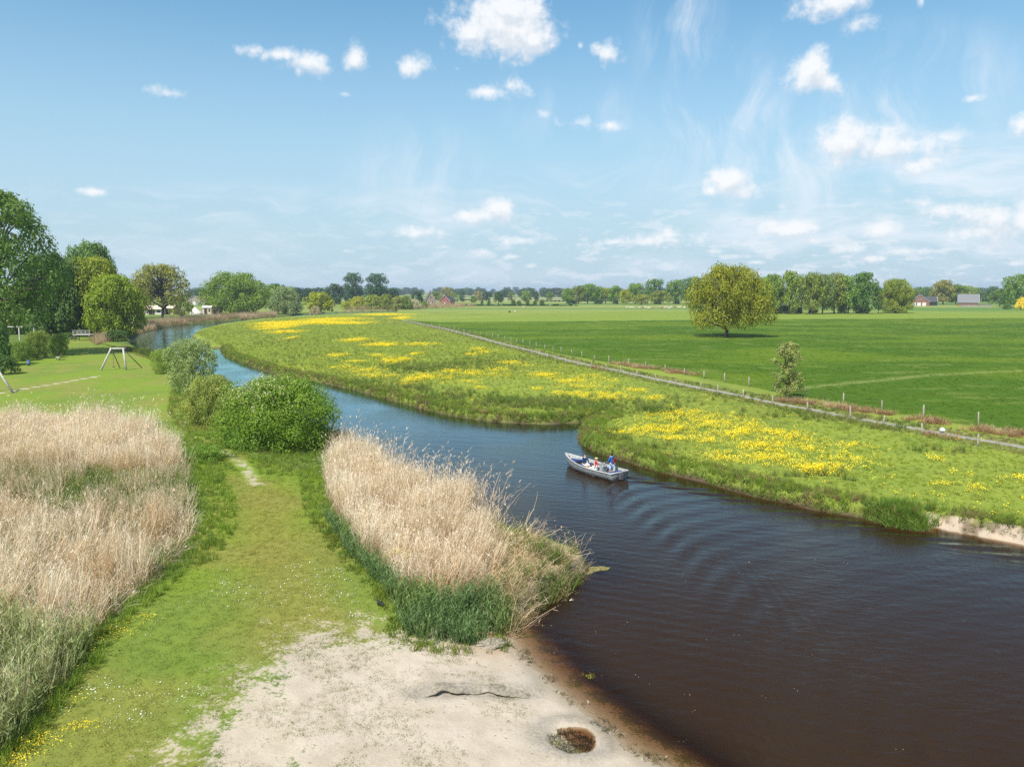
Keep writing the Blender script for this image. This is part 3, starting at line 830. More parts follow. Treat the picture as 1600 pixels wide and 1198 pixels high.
lawn_p = [blades_mesh('short_grass', 12, .065, .012, .14, .8, M_GRASS, s, 2, .7) for s in (1, 2, 3)]
tuft_p = [blades_mesh('grass_tuft', 16, .26, .022, .17, .55, M_GRASS, s, 3, .7) for s in (4, 5, 6)]
tall_p = [blades_mesh('tall_grass', 16, .75, .030, .20, .35, M_GRASS, s, 4, .6) for s in (7, 8, 9)]
rush_p = [blades_mesh('rush', 30, .65, .022, .18, .6, M_GRASS, s, 3, .35) for s in (10, 11)]
shoot_p = [blades_mesh('reed_shoot', 9, 1.05, .034, .20, .22, M_GRASS, s, 4, .35, None, 2) for s in (12, 13, 14)]
reed_p = [blades_mesh('dry_reed', 10, 2.1, .019, .22, .12, M_REED, s, 4, .13, .2, 1) for s in (15, 16, 17, 18)]
bent_p = [blades_mesh('bent_reed', 9, 1.9, .018, .25, 1.3, M_REED, s, 5, 1.2, .2, 1) for s in (19, 20, 21)]
litter_p = [blades_mesh('fallen_reed', 12, 1.0, .018, .35, 6.0, M_REED, s, 3, .3) for s in (22, 23)]
dry_p = [blades_mesh('dry_tuft', 18, .5, .025, .20, .7, M_REED, s, 3, .6) for s in (24, 25)]
farreed_p = [blades_mesh('far_reed', 12, 2.6, .09, .9, .2, M_REED, s, 3, .25, .5) for s in (26, 27)]
fargrass_p = [blades_mesh('field_tuft', 9, .30, .07, .40, .8, M_GRASS, s, 2, .7) for s in (28, 29)]

def flower_mesh(name, n, spread, hmin, hmax, rad, seed):
    r = random.Random(seed); V, F, T = [], [], []
    for i in range(n):
        a = r.uniform(0, 6.28); rr = spread * math.sqrt(r.random())
        c = Vector((math.cos(a) * rr, math.sin(a) * rr, r.uniform(hmin, hmax)))
        nn = Vector((r.gauss(0, .45), r.gauss(0, .45), 1)).normalized(); u = nn.orthogonal().normalized(); w = nn.cross(u)
        b = len(V); q_ = rad * r.uniform(.7, 1.2)
        for k in range(5):
            V.append(c + (u * math.cos(k * 1.2566) + w * math.sin(k * 1.2566)) * q_)
        F.append(tuple(range(b, b + 5))); T += [1] * 5
    me = mesh_from(name, V, F, M_PETAL)
    a_ = me.attributes.new('tip', 'FLOAT', 'POINT'); a_.data.foreach_set('value', np.array(T, np.float32))
    return me
butter_p = [flower_mesh('buttercups', 8, .26, .16, .34, .034, s) for s in (1, 2, 3)]
daisy_p = [flower_mesh('daisies', 3, .16, .03, .06, .017, s) for s in (4, 5)]
bcup_small_p = [flower_mesh('small_buttercups', 3, .14, .05, .12, .016, s) for s in (6, 7)]

def tone(x, y, a, b, scale, seed, lo=.4, hi=.62):
    f = sstep(fbm(x, y, scale, 4, seed), lo, hi)[:, None]
    return np.array(a)[None] * (1 - f) + np.array(b)[None] * f

# --- lawn
x, y = sample_poly(LAWN, 42, lambda x, y: in_view(x, y) * (y < 75))
db = sdist(x, y, BEACH); trl = np.minimum(seg_dist(x, y, TRAIL), seg_dist(x, y, DIRT_LINE))
sa = np.clip(0.5 - db / 3.6, 0, 1) + (fbm(x, y, 1.1, 4, 90) - .5) * 1.4
k = (sa < 0.42) & (trl > .55) & (river_sd(x, y) > .5)
x, y = x[k], y[k]
c = tone(x, y, (.175, .235, .03), (.155, .212, .036), .14, 65); c2 = sstep(fbm(x, y, .22, 4, 66), .5, .7)[:, None] * .8
c = c * (1 - c2) + np.array((.225, .22, .05)) * c2
wn = np.exp(-(seg_dist(x, y, W([(412, 770), (420, 830), (470, 960)])) / 2.2) ** 2)[:, None] * .7
c = c * (1 - wn) + np.array((.235, .205, .045)) * wn
p, _ = ground_pts(x, y)
scatter('lawn_grass', p, lawn_p, 'short mown grass of the lawn beside the beach', 'grass', (.6, 1.3), c, .2)
# sparse tufts on the sand
x, y = sample_poly(BEACH, 120, lambda x, y: in_view(x, y) * sstep(fbm(x, y, .55, 4, 91), .42, .64) * (0.12 + 0.88 * sstep(-sdist(x, y, BEACH), 7.0, 0.5)))
k = river_sd(x, y) > 1.6; x, y = x[k], y[k]
k = np.hypot(x - HOLE[0], y - HOLE[1]) > 1.4; x, y = x[k], y[k]
p, _ = ground_pts(x, y)
scatter('beach_grass', p, lawn_p, 'sparse low grass tufts on the pale sand', 'grass', (.4, .9), tone(x, y, (.20, .20, .06), (.15, .175, .04), .8, 92), .2)
# --- daisies and small buttercups in the lawn
dais = W([(60, 1180), (130, 1060), (260, 960), (330, 900), (480, 860), (560, 900), (560, 960), (400, 1000), (330, 1080), (250, 1190)])
x, y = sample_poly(dais, 10, lambda x, y: sstep(fbm(x, y, .35, 4, 93), .48, .66) * in_view(x, y))
p, _ = ground_pts(x, y)
scatter('daisies', p, daisy_p, 'small white daisies dotted through the lawn', 'flowers', (.6, 1.2), np.tile((.8, .8, .76), (len(x), 1)), .1)
x, y = [], []
for (cx, cy, rx, ry, n) in [(180, 985, 26, 16, 130), (125, 1010, 22, 10, 50), (105, 1035, 16, 20, 60), (45, 1165, 30, 22, 160), (125, 1135, 14, 8, 40), (90, 1100, 30, 18, 40), (225, 965, 30, 10, 30), (15, 1190, 30, 10, 60)]:
    a, b = at(cx, cy); s_ = b / F_PX
    e = s_ * rx, (ry * b * b / (F_PX * CAM_H))
    x.append(rng.normal(a, e[0] * .7, n)); y.append(rng.normal(b, e[1] * .7, n))
x, y = np.concatenate(x), np.concatenate(y); p, _ = ground_pts(x, y)
scatter('yellow_lawn_flowers', p, bcup_small_p, 'tiny yellow flowers along the lawn edge by the reeds', 'flowers', (.8, 1.4), np.tile((.75, .60, .03), (len(x), 1)), .1)

# --- meadow across the water
MEADOW = [at(*p) for p in [(345, 541), (410, 574), (527, 597), (650, 630), (800, 655), (905, 656), (905, 685), (1000, 722), (1180, 770), (1340, 800), (1600, 842), (1900, 905), (1900, 770), (1600, 703), (1400, 668), (1205, 632),
                           (1050, 600), (900, 568), (760, 533), (650, 506), (628, 503), (620, 492), (430, 497), (330, 511), (305, 520)]]
x, y = sample_poly(MEADOW, 5.5, lambda x, y: in_view(x, y) * np.clip((62 / y) ** 1.15, 0, 1))
k = river_sd(x, y) > .5; x, y = x[k], y[k]
c = tone(x, y, (.26, .32, .042), (.30, .32, .06), .06, 60, .42, .66)
d2 = sstep(fbm(x, y, .35, 4, 61), .5, .72)[:, None] * .55; c = c * (1 - d2) + np.array((.21, .28, .036)) * d2
d3 = sstep(fbm(x, y, .8, 3, 94), .62, .74)[:, None] * .6; c = c * (1 - d3) + np.array((.25, .24, .08)) * d3
p, _ = ground_pts(x, y); 
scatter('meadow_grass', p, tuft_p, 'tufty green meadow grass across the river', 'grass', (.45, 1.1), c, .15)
# far part of the meadow
x, y = sample_poly(MEADOW, 1.0, lambda x, y: in_view(x, y) * (y > 110) * np.clip(160 / y, 0.2, 1))
k = river_sd(x, y) > .5; x, y = x[k], y[k]
p, _ = ground_pts(x, y)
c = tone(x, y, (.245, .30, .036), (.275, .295, .055), .05, 60, .42, .66); d2 = sstep(fbm(x, y * 1.4, .12, 4, 95), .52, .7)[:, None] * .5; c = c * (1 - d2) + np.array((.19, .255, .032)) * d2
scatter('far_meadow_grass', p, fargrass_p, 'far meadow grass in the bend of the river', 'grass', (.6, 1.3), c, .15)
# rush tussocks, dark
spots = []
for (cx, cy, rx, ry, n) in [(870, 630, 110, 8, 300), (1020, 640, 40, 9, 110), (930, 640, 40, 8, 110), (800, 630, 80, 9, 200), (700, 620, 70, 10, 170), (640, 606, 40, 6, 100), (690, 572, 90, 7, 300), (650, 578, 40, 5, 90), (760, 565, 60, 5, 60),
                            (1300, 655, 60, 6, 40), (1240, 650, 60, 6, 34), (1450, 703, 30, 6, 16), (1370, 670, 60, 5, 24), (1010, 700, 30, 6, 22), (960, 680, 26, 10, 40), (1150, 740, 30, 6, 18), (1270, 745, 50, 8, 20), (560, 600, 60, 6, 70), (480, 560, 90, 14, 90), (600, 530, 200, 14, 170), (800, 560, 120, 10, 90), (1090, 625, 120, 8, 40), (420, 540, 50, 10, 40)]:
    a, b = at(cx, cy); spots.append(np.stack([rng.normal(a, rx * b / F_PX * .6, n), rng.normal(b, ry * b * b / (F_PX * CAM_H) * .6, n)], 1))
q_ = np.concatenate(spots); k = river_sd(q_[:, 0], q_[:, 1]) > .4; q_ = q_[k]; x, y = q_[:, 0], q_[:, 1]
p, _ = ground_pts(x, y)
scatter('rush_tussocks', p, rush_p, 'dark green rush tussocks in the wet part of the meadow', 'rushes', (.6, 1.35), tone(x, y, (.14, .205, .038), (.20, .225, .06), .3, 96), .12)
# buttercup drifts
BUT = [(1070, 647, 35, 5), (1035, 654, 35, 4), (987, 677, 32, 6), (1040, 670, 45, 8), (1052, 687, 25, 4), (1117, 659, 30, 6), (1142, 672, 55, 12), (1225, 682, 30, 8), (1180, 697, 50, 8), (1147, 716, 45, 8), (1197, 718, 35, 8), (1267, 735, 30, 8),
       (1205, 715, 20, 10), (1320, 699, 30, 5), (1268, 703, 20, 6), (1288, 730, 35, 12), (1345, 722, 28, 8), (1462, 720, 12, 4), (1495, 741, 10, 4), (1472, 760, 14, 4), (1521, 765, 18, 7), (1595, 751, 12, 4), (1100, 690, 20, 5),
       (920, 590, 18, 3), (905, 597, 30, 4), (917, 606, 32, 5), (858, 588, 18, 3), (955, 596, 10, 3), (943, 621, 40, 5), (870, 616, 12, 3), (900, 617, 18, 3), (992, 612, 14, 3), (1022, 624, 12, 3),
       (656, 539, 20, 2), (607, 540, 10, 2), (624, 562, 22, 4), (651, 553, 8, 2), (746, 546, 10, 2), (763, 551, 14, 2), (735, 555, 10, 2), (802, 567, 20, 3), (821, 571, 10, 2), (782, 579, 14, 3), (701, 581, 9, 3), (739, 585, 25, 5),
       (780, 588, 20, 3), (662, 592, 18, 6), (637, 599, 9, 5), (701, 592, 9, 3), (701, 601, 9, 2), (735, 598, 14, 4), (748, 607, 12, 3), (836, 586, 15, 3), (853, 590, 14, 5), (839, 610, 8, 2), (889, 597, 18, 5),
       (437, 505, 25, 2.5), (435, 513, 15, 2), (447, 519, 20, 2), (455, 529, 5, 2), (492, 502, 15, 2.5), (525, 499, 40, 2.5), (535, 505, 35, 2), (557, 532, 16, 2.5), (592, 539, 22, 3), (525, 556, 15, 2.5), (590, 556, 13, 2), (555, 566, 15, 2),
       (570, 580, 25, 4), (532, 575, 14, 3), (590, 588, 30, 4), (612, 565, 15, 4), (652, 554, 9, 2), (640, 596, 10, 6), (670, 589, 25, 5), (705, 581, 13, 3), (602, 492, 30, 1.2), (627, 497, 10, 1.5), (440, 509, 22, 3), (500, 504, 20, 2)]
xs, ys = [], []
for (cx, cy, rx, ry) in BUT:
    a, b = at(cx, cy); ex, ey = rx * b / F_PX, ry * b * b / (F_PX * CAM_H)
    n = int(min(2600, ex * ey * 3.14 * (20 if b < 100 else 9)))
    xs.append(rng.normal(a, ex * .68, n)); ys.append(rng.normal(b, ey * .68, n))
# and a thin sprinkling between
x, y = sample_poly(MEADOW, .5, lambda x, y: in_view(x, y) * (y < 130) * sstep(fbm(x, y, .09, 4, 97), .46, .62))
xs.append(x); ys.append(y)
x, y = np.concatenate(xs), np.concatenate(ys)
k = (river_sd(x, y) > .8) & (rng.random(len(x)) < .25 + .75 * sstep(fbm(x, y, .7, 4, 98), .38, .52)); x, y = x[k], y[k]
p, z_ = ground_pts(x, y)
sfar = 1.0 + sstep(y, 90, 260) * 1.6
o = scatter('buttercups', p, butter_p, 'bright yellow drifts of buttercups in the meadow', 'flowers', (.8, 1.25), tone(x, y, (.88, .66, .012), (.70, .58, .05), 1.3, 160), .1)
a_ = np.empty(len(x) * 3, np.float32); o.data.attributes['scl'].data.foreach_get('vector', a_); a_ = a_.reshape(-1, 3) * np.stack([sfar, sfar, 1 + 0 * sfar], 1); o.data.attributes['scl'].data.foreach_set('vector', a_.astype(np.float32).ravel())

# --- grazed field beyond the lane: low tufts
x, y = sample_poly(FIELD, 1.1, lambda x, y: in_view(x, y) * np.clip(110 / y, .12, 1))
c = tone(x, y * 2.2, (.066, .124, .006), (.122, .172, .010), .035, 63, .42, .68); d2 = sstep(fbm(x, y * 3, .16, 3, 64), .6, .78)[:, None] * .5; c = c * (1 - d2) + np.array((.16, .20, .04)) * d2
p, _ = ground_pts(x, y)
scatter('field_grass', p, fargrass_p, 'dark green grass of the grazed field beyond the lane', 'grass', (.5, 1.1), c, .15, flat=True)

# --- river banks: fringe of tall grass, herbs and dry stalks along the meadow side
def along(pts, density, smin, smax, fade=None):
    pts = np.array(pts); seg = np.linalg.norm(np.diff(pts, axis=0), axis=1); L = seg.sum()
    n = int(L * (smax - smin) * density)
    u = rng.uniform(0, L, n); cs = np.concatenate([[0], np.cumsum(seg)]); i = np.clip(np.searchsorted(cs, u) - 1, 0, len(seg) - 1)
    f = (u - cs[i]) / seg[i]
    t_ = (pts[i + 1] - pts[i]) / seg[i][:, None]
    q0 = pts[i] + t_ * (f * seg[i])[:, None]
    s_ = rng.uniform(smin, smax, n)
    return q0[:, 0] + t_[:, 1] * -s_ * SIDE, q0[:, 1] + t_[:, 0] * s_ * SIDE
SIDE = 1
bank = curve(MEADOW_SIDE, 4)
x, y = along(bank, 26, -.2, .6); sdv = river_sd(x, y); k = (sdv > -.10) & (sdv < .45) & in_view(x, y) & (rng.random(len(x)) < np.clip(100 / y, .4, 1)); x, y = x[k], y[k]
cliffd = seg_dist(x, y, CLIFF); k = (cliffd > .6) | (x < CLIFF[0][0]); x, y = x[k], y[k]
p, _ = ground_pts(x, y)
c = tone(x, y, (.19, .265, .04), (.15, .22, .038), .5, 142); d3 = sstep(fbm(x, y, .55, 3, 143), .52, .66)[:, None] * .8; c = c * (1 - d3) + np.array((.26, .20, .105)) * d3
scatter('waterline_grass', p, tuft_p, 'overhanging tufts right at the waterline of the meadow bank', 'grass', (.9, 1.9), c, .35)
x, y = along(bank, 20, -.15, 2.4)
sdv = river_sd(x, y); k = (sdv > -.06) & (sdv < 2.4) & in_view(x, y) & (rng.random(len(x)) < np.clip(90 / y, .4, 1))
x, y = x[k], y[k]
cliffd = seg_dist(x, y, CLIFF); k = (cliffd > .42) | (x < CLIFF[0][0]); x, y = x[k], y[k]
k = rng.random(len(x)) < .45 + .55 * sstep(fbm(x, y, .5, 3, 99), .36, .56); x, y = x[k], y[k]
c = tone(x, y, (.19, .275, .033), (.24, .285, .05), .3, 100); d2 = sstep(fbm(x, y, .6, 3, 101), .52, .66)[:, None] * .7; c = c * (1 - d2) + np.array((.155, .225, .036)) * d2
d3 = sstep(fbm(x, y, .8, 3, 102), .60, .7)[:, None] * .8; c = c * (1 - d3) + np.array((.26, .21, .09)) * d3
p, _ = ground_pts(x, y)
h_ = .55 + .75 * fbm(x, y, .35, 3, 103)
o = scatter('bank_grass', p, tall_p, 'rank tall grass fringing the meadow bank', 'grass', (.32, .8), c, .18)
# dry tussocks hanging over the water
x, y = along(bank, 3.2, -.1, .8); sdv = river_sd(x, y); k = (sdv > -.02) & in_view(x, y) & (rng.random(len(x)) < sstep(fbm(x, y, .4, 3, 104), .45, .6)); x, y = x[k], y[k]
cliffd = seg_dist(x, y, CLIFF); k = (cliffd > .9) | (x < CLIFF[0][0]); x, y = x[k], y[k]
p, _ = ground_pts(x, y)
scatter('dry_bank_tussocks', p, dry_p, 'straw coloured tussocks hanging over the river bank', 'grass', (.6, 1.2), tone(x, y, (.34, .26, .14), (.20, .14, .08), .7, 105), .3)
# big overhanging clump beside the sandy cliff
a, b = at(1405, 800); x, y = rng.normal(a, .9, 260), rng.normal(b, .9, 260); k = (river_sd(x, y) > -.25); x, y = x[k], y[k]; p, _ = ground_pts(x, y)
scatter('overhanging_grass', p, tall_p, 'lush grass clump hanging over the water by the sandy cliff', 'grass', (.7, 1.15), tone(x, y, (.125, .22, .028), (.16, .24, .04), .8, 106), .35)

x, y = along(CLIFF, 16, .25, .95); k = in_view(x, y) & (rng.random(len(x)) < .35 + .65 * sstep(fbm(x, y, .9, 3, 154), .4, .55)); x, y = x[k], y[k]; p, _ = ground_pts(x, y)
scatter('cliff_turf', p, tuft_p + tall_p[:1], 'turf and hanging grass along the top of the sandy cliff', 'grass', (.5, 1.1), tone(x, y, (.16, .235, .03), (.24, .22, .09), .8, 155), .35, np.tile((-.25, -.45), (len(x), 1)))
x, y = along(CLIFF, 5, -.05, .35); k = in_view(x, y) & (rng.random(len(x)) < sstep(fbm(x, y, .7, 3, 156), .5, .6)); x, y = x[k], y[k]; p, _ = ground_pts(x, y)
scatter('cliff_tufts', p, tuft_p + dry_p, 'slumped tufts on the face of the sandy cliff', 'grass', (.5, 1.0), tone(x, y, (.15, .20, .04), (.30, .24, .14), .8, 157), .4)
# --- lane verges: red-brown dry dock and grass by the fences
xs, ys = [], []
for pts, wd, dens in [([(1215, 626), (1300, 636), (1400, 652), (1500, 668), (1600, 682), (1680, 694)], 1.3, 9), ([(1215, 634), (1290, 646), (1340, 654)], .7, 10), ([(960, 568), (1040, 580), (1100, 590)], 1.6, 5), ([(975, 583), (1010, 590), (1035, 596)], .8, 8), ([(925, 574), (958, 581)], .7, 8), ([(1350, 662), (1420, 676), (1500, 690)], .6, 5)]:
    pw = curve(W(pts), 4)
    x, y = along(pw, dens, -wd, wd); xs.append(x); ys.append(y)
x, y = np.concatenate(xs), np.concatenate(ys); k = (seg_dist(x, y, PATH) > 1.05) & (rng.random(len(x)) < sstep(fbm(x, y, .35, 3, 107), .34, .5)); x, y = x[k], y[k]; p, _ = ground_pts(x, y)
scatter('dry_verge_plants', p, dry_p, 'red-brown dry weeds along the lane fences', 'weeds', (.8, 1.7), tone(x, y, (.33, .215, .135), (.42, .34, .21), .5, 108), .15)
x, y = along(PATH, 7, -3.0, 3.0); k = (seg_dist(x, y, PATH) > .72) & in_view(x, y) & (rng.random(len(x)) < np.clip(90 / y, .2, 1)); x, y = x[k], y[k]; p, _ = ground_pts(x, y)
scatter('verge_grass', p, tuft_p, 'pale bleached grass on the verges of the lane', 'grass', (.6, 1.3), tone(x, y, (.25, .23, .085), (.13, .18, .035), .35, 109), .15)

# --- reed bed on the left
DRY, DRY2, DRYR = (.68, .61, .53), (.61, .52, .42), (.54, .43, .32)
x, y = sample_poly(LB_BACK, 9, lambda x, y: in_view(x, y, 120)); p, _ = ground_pts(x, y)
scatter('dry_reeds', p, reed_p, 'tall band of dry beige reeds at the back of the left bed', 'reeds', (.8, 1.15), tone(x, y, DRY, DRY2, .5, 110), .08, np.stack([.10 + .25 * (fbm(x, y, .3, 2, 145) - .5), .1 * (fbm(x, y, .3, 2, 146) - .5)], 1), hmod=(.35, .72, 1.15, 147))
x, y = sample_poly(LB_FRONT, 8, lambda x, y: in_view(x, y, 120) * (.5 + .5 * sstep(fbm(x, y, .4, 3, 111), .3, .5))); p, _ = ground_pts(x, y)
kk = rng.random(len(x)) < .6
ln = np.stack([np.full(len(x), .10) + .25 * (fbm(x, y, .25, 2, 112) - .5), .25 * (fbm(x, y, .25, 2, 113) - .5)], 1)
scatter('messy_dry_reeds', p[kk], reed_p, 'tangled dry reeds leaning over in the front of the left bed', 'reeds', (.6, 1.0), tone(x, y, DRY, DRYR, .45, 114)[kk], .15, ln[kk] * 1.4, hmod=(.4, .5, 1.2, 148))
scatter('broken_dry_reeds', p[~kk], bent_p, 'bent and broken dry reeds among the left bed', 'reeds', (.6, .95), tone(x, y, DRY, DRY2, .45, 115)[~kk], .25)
x, y = sample_poly(LB_MID, 8, lambda x, y: in_view(x, y, 120) * sstep(fbm(x, y, .3, 3, 116), .25, .55)); p, _ = ground_pts(x, y)
scatter('thin_dry_reeds', p, reed_p, 'thin dry reeds standing in green undergrowth', 'reeds', (.55, .85), tone(x, y, (.44, .37, .25), DRY2, .5, 117), .14)
for nm, poly, dens, sc, cols, lab in [('green_undergrowth', LB_MID + [], 9, (.6, 1.0), ((.14, .20, .045), (.23, .26, .09)), 'green sedge growing through the middle of the left reed bed'),
                                      ('green_reed_shoots', LB_GREEN, 13, (.8, 1.35), ((.23, .275, .11), (.34, .34, .18)), 'tall grey-green reed shoots in the near left corner')]:
    x, y = sample_poly(poly, dens, lambda x, y: in_view(x, y, 120)); p, _ = ground_pts(x, y)
    scatter(nm, p, shoot_p, lab, 'reeds', sc, tone(x, y, *cols, .5, 118), .1)
x, y = sample_poly(LB_GREEN, 6, lambda x, y: in_view(x, y, 120)); p, _ = ground_pts(x, y)
scatter('standing_dry_stems', p, reed_p, 'pale dry stems standing among the green shoots', 'reeds', (.6, .85), tone(x, y, (.60, .56, .40), (.42, .42, .24), .5, 119), .07)
x, y = sample_poly(LB_FRONT, 5, lambda x, y: in_view(x, y, 120) * sstep(fbm(x, y, .4, 3, 120), .44, .6)); p, _ = ground_pts(x, y)
scatter('bed_undergrowth', p, shoot_p, 'green shoots low among the tangled reeds', 'reeds', (.45, .8), tone(x, y, (.10, .165, .03), (.15, .19, .06), .5, 121), .2)
# lush margin between reeds and lawn
SIDE = 1
xs, ys, hs = [], [], []
for pts, wd, dens in [([(262, 690), (300, 720), (322, 760), (332, 800), (318, 840), (280, 885)], 1.4, 13), ([(280, 885), (225, 935), (170, 985), (125, 1045), (65, 1118), (8, 1182), (-60, 1245)], .55, 16),
                      ([(490, 735), (500, 790), (512, 815)], 1.0, 12), ([(430, 712), (470, 718), (510, 715), (545, 712)], 2.0, 9)]:
    x, y = along(curve(W(pts), 5), dens, -wd, wd); xs.append(x); ys.append(y)
x, y = np.concatenate(xs), np.concatenate(ys); k = in_view(x, y, 120) & (river_sd(x, y) > .1) & (seg_dist(x, y, TRAIL) > .8); x, y = x[k], y[k]; p, _ = ground_pts(x, y)
scatter('lush_margin', p, tall_p, 'lush bright green grass edging the reed beds', 'grass', (.35, .75), tone(x, y, (.225, .325, .045), (.175, .255, .04), .6, 122), .2)

# --- reed bed in the middle, on the point
x, y = sample_poly(MB_DRY, 17, lambda x, y: sstep(-sdist(x, y, MB_DRY) + 1.1 * (fbm(x, y, .9, 3, 152) - .42), 0.0, .35) * (.55 + .45 * sstep(fbm(x, y, .7, 3, 153), .32, .5))); k = river_sd(x, y) > -.2; x, y = x[k], y[k]
t_ = sstep(x, at(640, 800)[0], at(790, 850)[0])
p, _ = ground_pts(x, y)
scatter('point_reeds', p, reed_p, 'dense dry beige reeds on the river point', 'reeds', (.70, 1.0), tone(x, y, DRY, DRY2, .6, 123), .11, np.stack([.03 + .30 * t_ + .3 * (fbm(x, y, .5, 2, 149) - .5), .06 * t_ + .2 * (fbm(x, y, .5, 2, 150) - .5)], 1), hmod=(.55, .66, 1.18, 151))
back = curve(W([(560, 725), (602, 741), (662, 764), (722, 793), (785, 835)]), 5)
x, y = along(back, 5, -.5, .4); p, _ = ground_pts(x, y)
scatter('plumed_reeds', p, [blades_mesh('plumed_reed', 6, 2.6, .024, .22, .35, M_REED, s, 5, .5, .6, 2) for s in (31, 32, 33)], 'tall plumed reeds at the water side of the point', 'reeds', (.7, 1.2), tone(x, y, (.60, .52, .44), (.46, .37, .30), .8, 124), .2)
x, y = sample_poly(MB_SPARSE, 16, lambda x, y: sstep(fbm(x, y, .6, 3, 125), .3, .55)); k = river_sd(x, y) > -.4; x, y = x[k], y[k]; p, _ = ground_pts(x, y)
kk = rng.random(len(x)) < .68
scatter('fallen_reeds', p[kk], litter_p + bent_p[:1], 'flattened straw coloured reeds on the tip of the point', 'reeds', (.6, 1.0), tone(x, y, (.68, .57, .42), (.54, .43, .30), .6, 126)[kk], .2)
scatter('point_shoots', p[~kk], shoot_p, 'fresh green reed shoots on the tip of the point', 'reeds', (.5, .95), tone(x, y, (.12, .17, .04), (.18, .20, .06), .6, 127)[~kk], .3)
x, y = along(curve(W([(800, 850), (850, 865), (890, 885), (860, 918), (815, 950)]), 5), 10, -.7, .4); k = river_sd(x, y) > -.7; x, y = x[k], y[k]; p, z_ = ground_pts(x, y); p[:, 2] = np.maximum(p[:, 2], -.15)
scatter('point_fringe', p, shoot_p + tall_p[:1], 'green sedge fringe around the tip of the point', 'reeds', (.5, 1.0), tone(x, y, (.15, .205, .05), (.28, .24, .11), .8, 128), .35)
x, y = sample_poly(MB_GREEN, 24); k = river_sd(x, y) > .05; x, y = x[k], y[k]; p, _ = ground_pts(x, y)
scatter('blue_green_sedge', p, shoot_p, 'dense blue-green sedge at the foot of the point reeds', 'reeds', (.6, 1.05), tone(x, y, (.13, .205, .08), (.18, .25, .075), .6, 129), .1)
x, y = along(curve(W([(505, 815), (545, 872), (598, 925), (625, 975), (640, 992), (745, 994), (800, 962)]), 5), 12, -.5, .3); k = river_sd(x, y) > .1; x, y = x[k], y[k]; p, _ = ground_pts(x, y)
scatter('bright_edge_grass', p, tuft_p, 'bright yellow-green grass at the edge of the sedge', 'grass', (.8, 1.6), tone(x, y, (.17, .21, .03), (.13, .20, .03), .6, 130), .2)
a, b = at(622, 890); x, y = rng.normal(a, .35, 26), rng.normal(b, .5, 26); p, _ = ground_pts(x, y, .45)
scatter('yellow_irises', p, butter_p, 'yellow iris flowers in the sedge left of the point', 'flowers', (.7, 1.0), np.tile((.75, .62, .02), (26, 1)), .3)
# long single stems bowing out over the water
bm = bmesh.new()
for (px, py, dx, dz, L) in [(815, 830, .35, .9, 2.3), (850, 842, .8, .45, 1.2), (868, 858, .75, .5, 1.1), (885, 878, .9, .25, 1.4), (830, 826, .95, .3, 1.3)]:
    a, b = at(px, py); z0 = gz1(a, b); d = Vector((dx, .1, dz)).normalized()
    pts = [Vector((a, b, z0)) + d * L * f + Vector((0, 0, .25 * L * f * (1 - f))) + Vector((.10 * L * math.sin(f * 3.0), 0, 0)) for f in (0, .25, .5, .75, 1)]
    bm_tube(bm, pts, [.016, .014, .012, .009, .006], 5)
M_STEM = mat_plain('reed_stem', (.46, .38, .27), .8)
o = bm_obj('arching_reed_stems', bm, M_STEM); tag(o, 'long single reed stems arching out over the water at the point', 'reeds', kind='stuff')

# --- far reed belt along the outer bank, and reeds before the shrubs
FARBELT = [at(*p, .6) for p in [(150, 541), (178, 533), (205, 525), (240, 515), (280, 508), (358, 500.5), (432, 494.5), (432, 491), (350, 495), (270, 500.5), (225, 506), (195, 514), (165, 525), (140, 533)]]
x, y = sample_poly(FARBELT, .9); k = (river_sd(x, y) > -.6); x, y = x[k], y[k]; p, _ = ground_pts(x, y); p[:, 2] = np.maximum(p[:, 2], 0)
scatter('far_reed_belt', p, farreed_p, 'belt of dry reeds on the far outer bank of the bend', 'reeds', (.42, .7), tone(x, y, (.50, .40, .30), (.30, .23, .15), .08, 131), .08)
BELT2 = [at(*p, .6) for p in [(515, 488.5), (600, 485), (700, 481.5), (745, 479), (700, 476.5), (640, 479), (560, 483)]]
x, y = sample_poly(BELT2, .12); p, _ = ground_pts(x, y)
scatter('beige_reed_strip', p, farreed_p, 'beige strip of low reeds at the far end of the meadow', 'reeds', (.5, 1.1), tone(x, y, (.42, .32, .23), (.33, .25, .17), .02, 132), .08)
# rough grass between the lawn and the river
NB = W([(150, 535), (205, 548), (250, 562), (310, 597), (430, 655), (545, 708), (560, 725), (500, 745), (430, 745), (350, 735), (300, 700), (260, 640), (270, 590), (235, 562), (180, 545)])
x, y = sample_poly(NB, 7, lambda x, y: in_view(x, y)); k = (river_sd(x, y) > .3) & (seg_dist(x, y, TRAIL) > .7); x, y = x[k], y[k]; p, _ = ground_pts(x, y)
scatter('rough_grass', p, tuft_p, 'rough uncut grass around the riverside bushes', 'grass', (.7, 1.6), tone(x, y, (.18, .265, .04), (.25, .27, .065), .3, 144), .18)
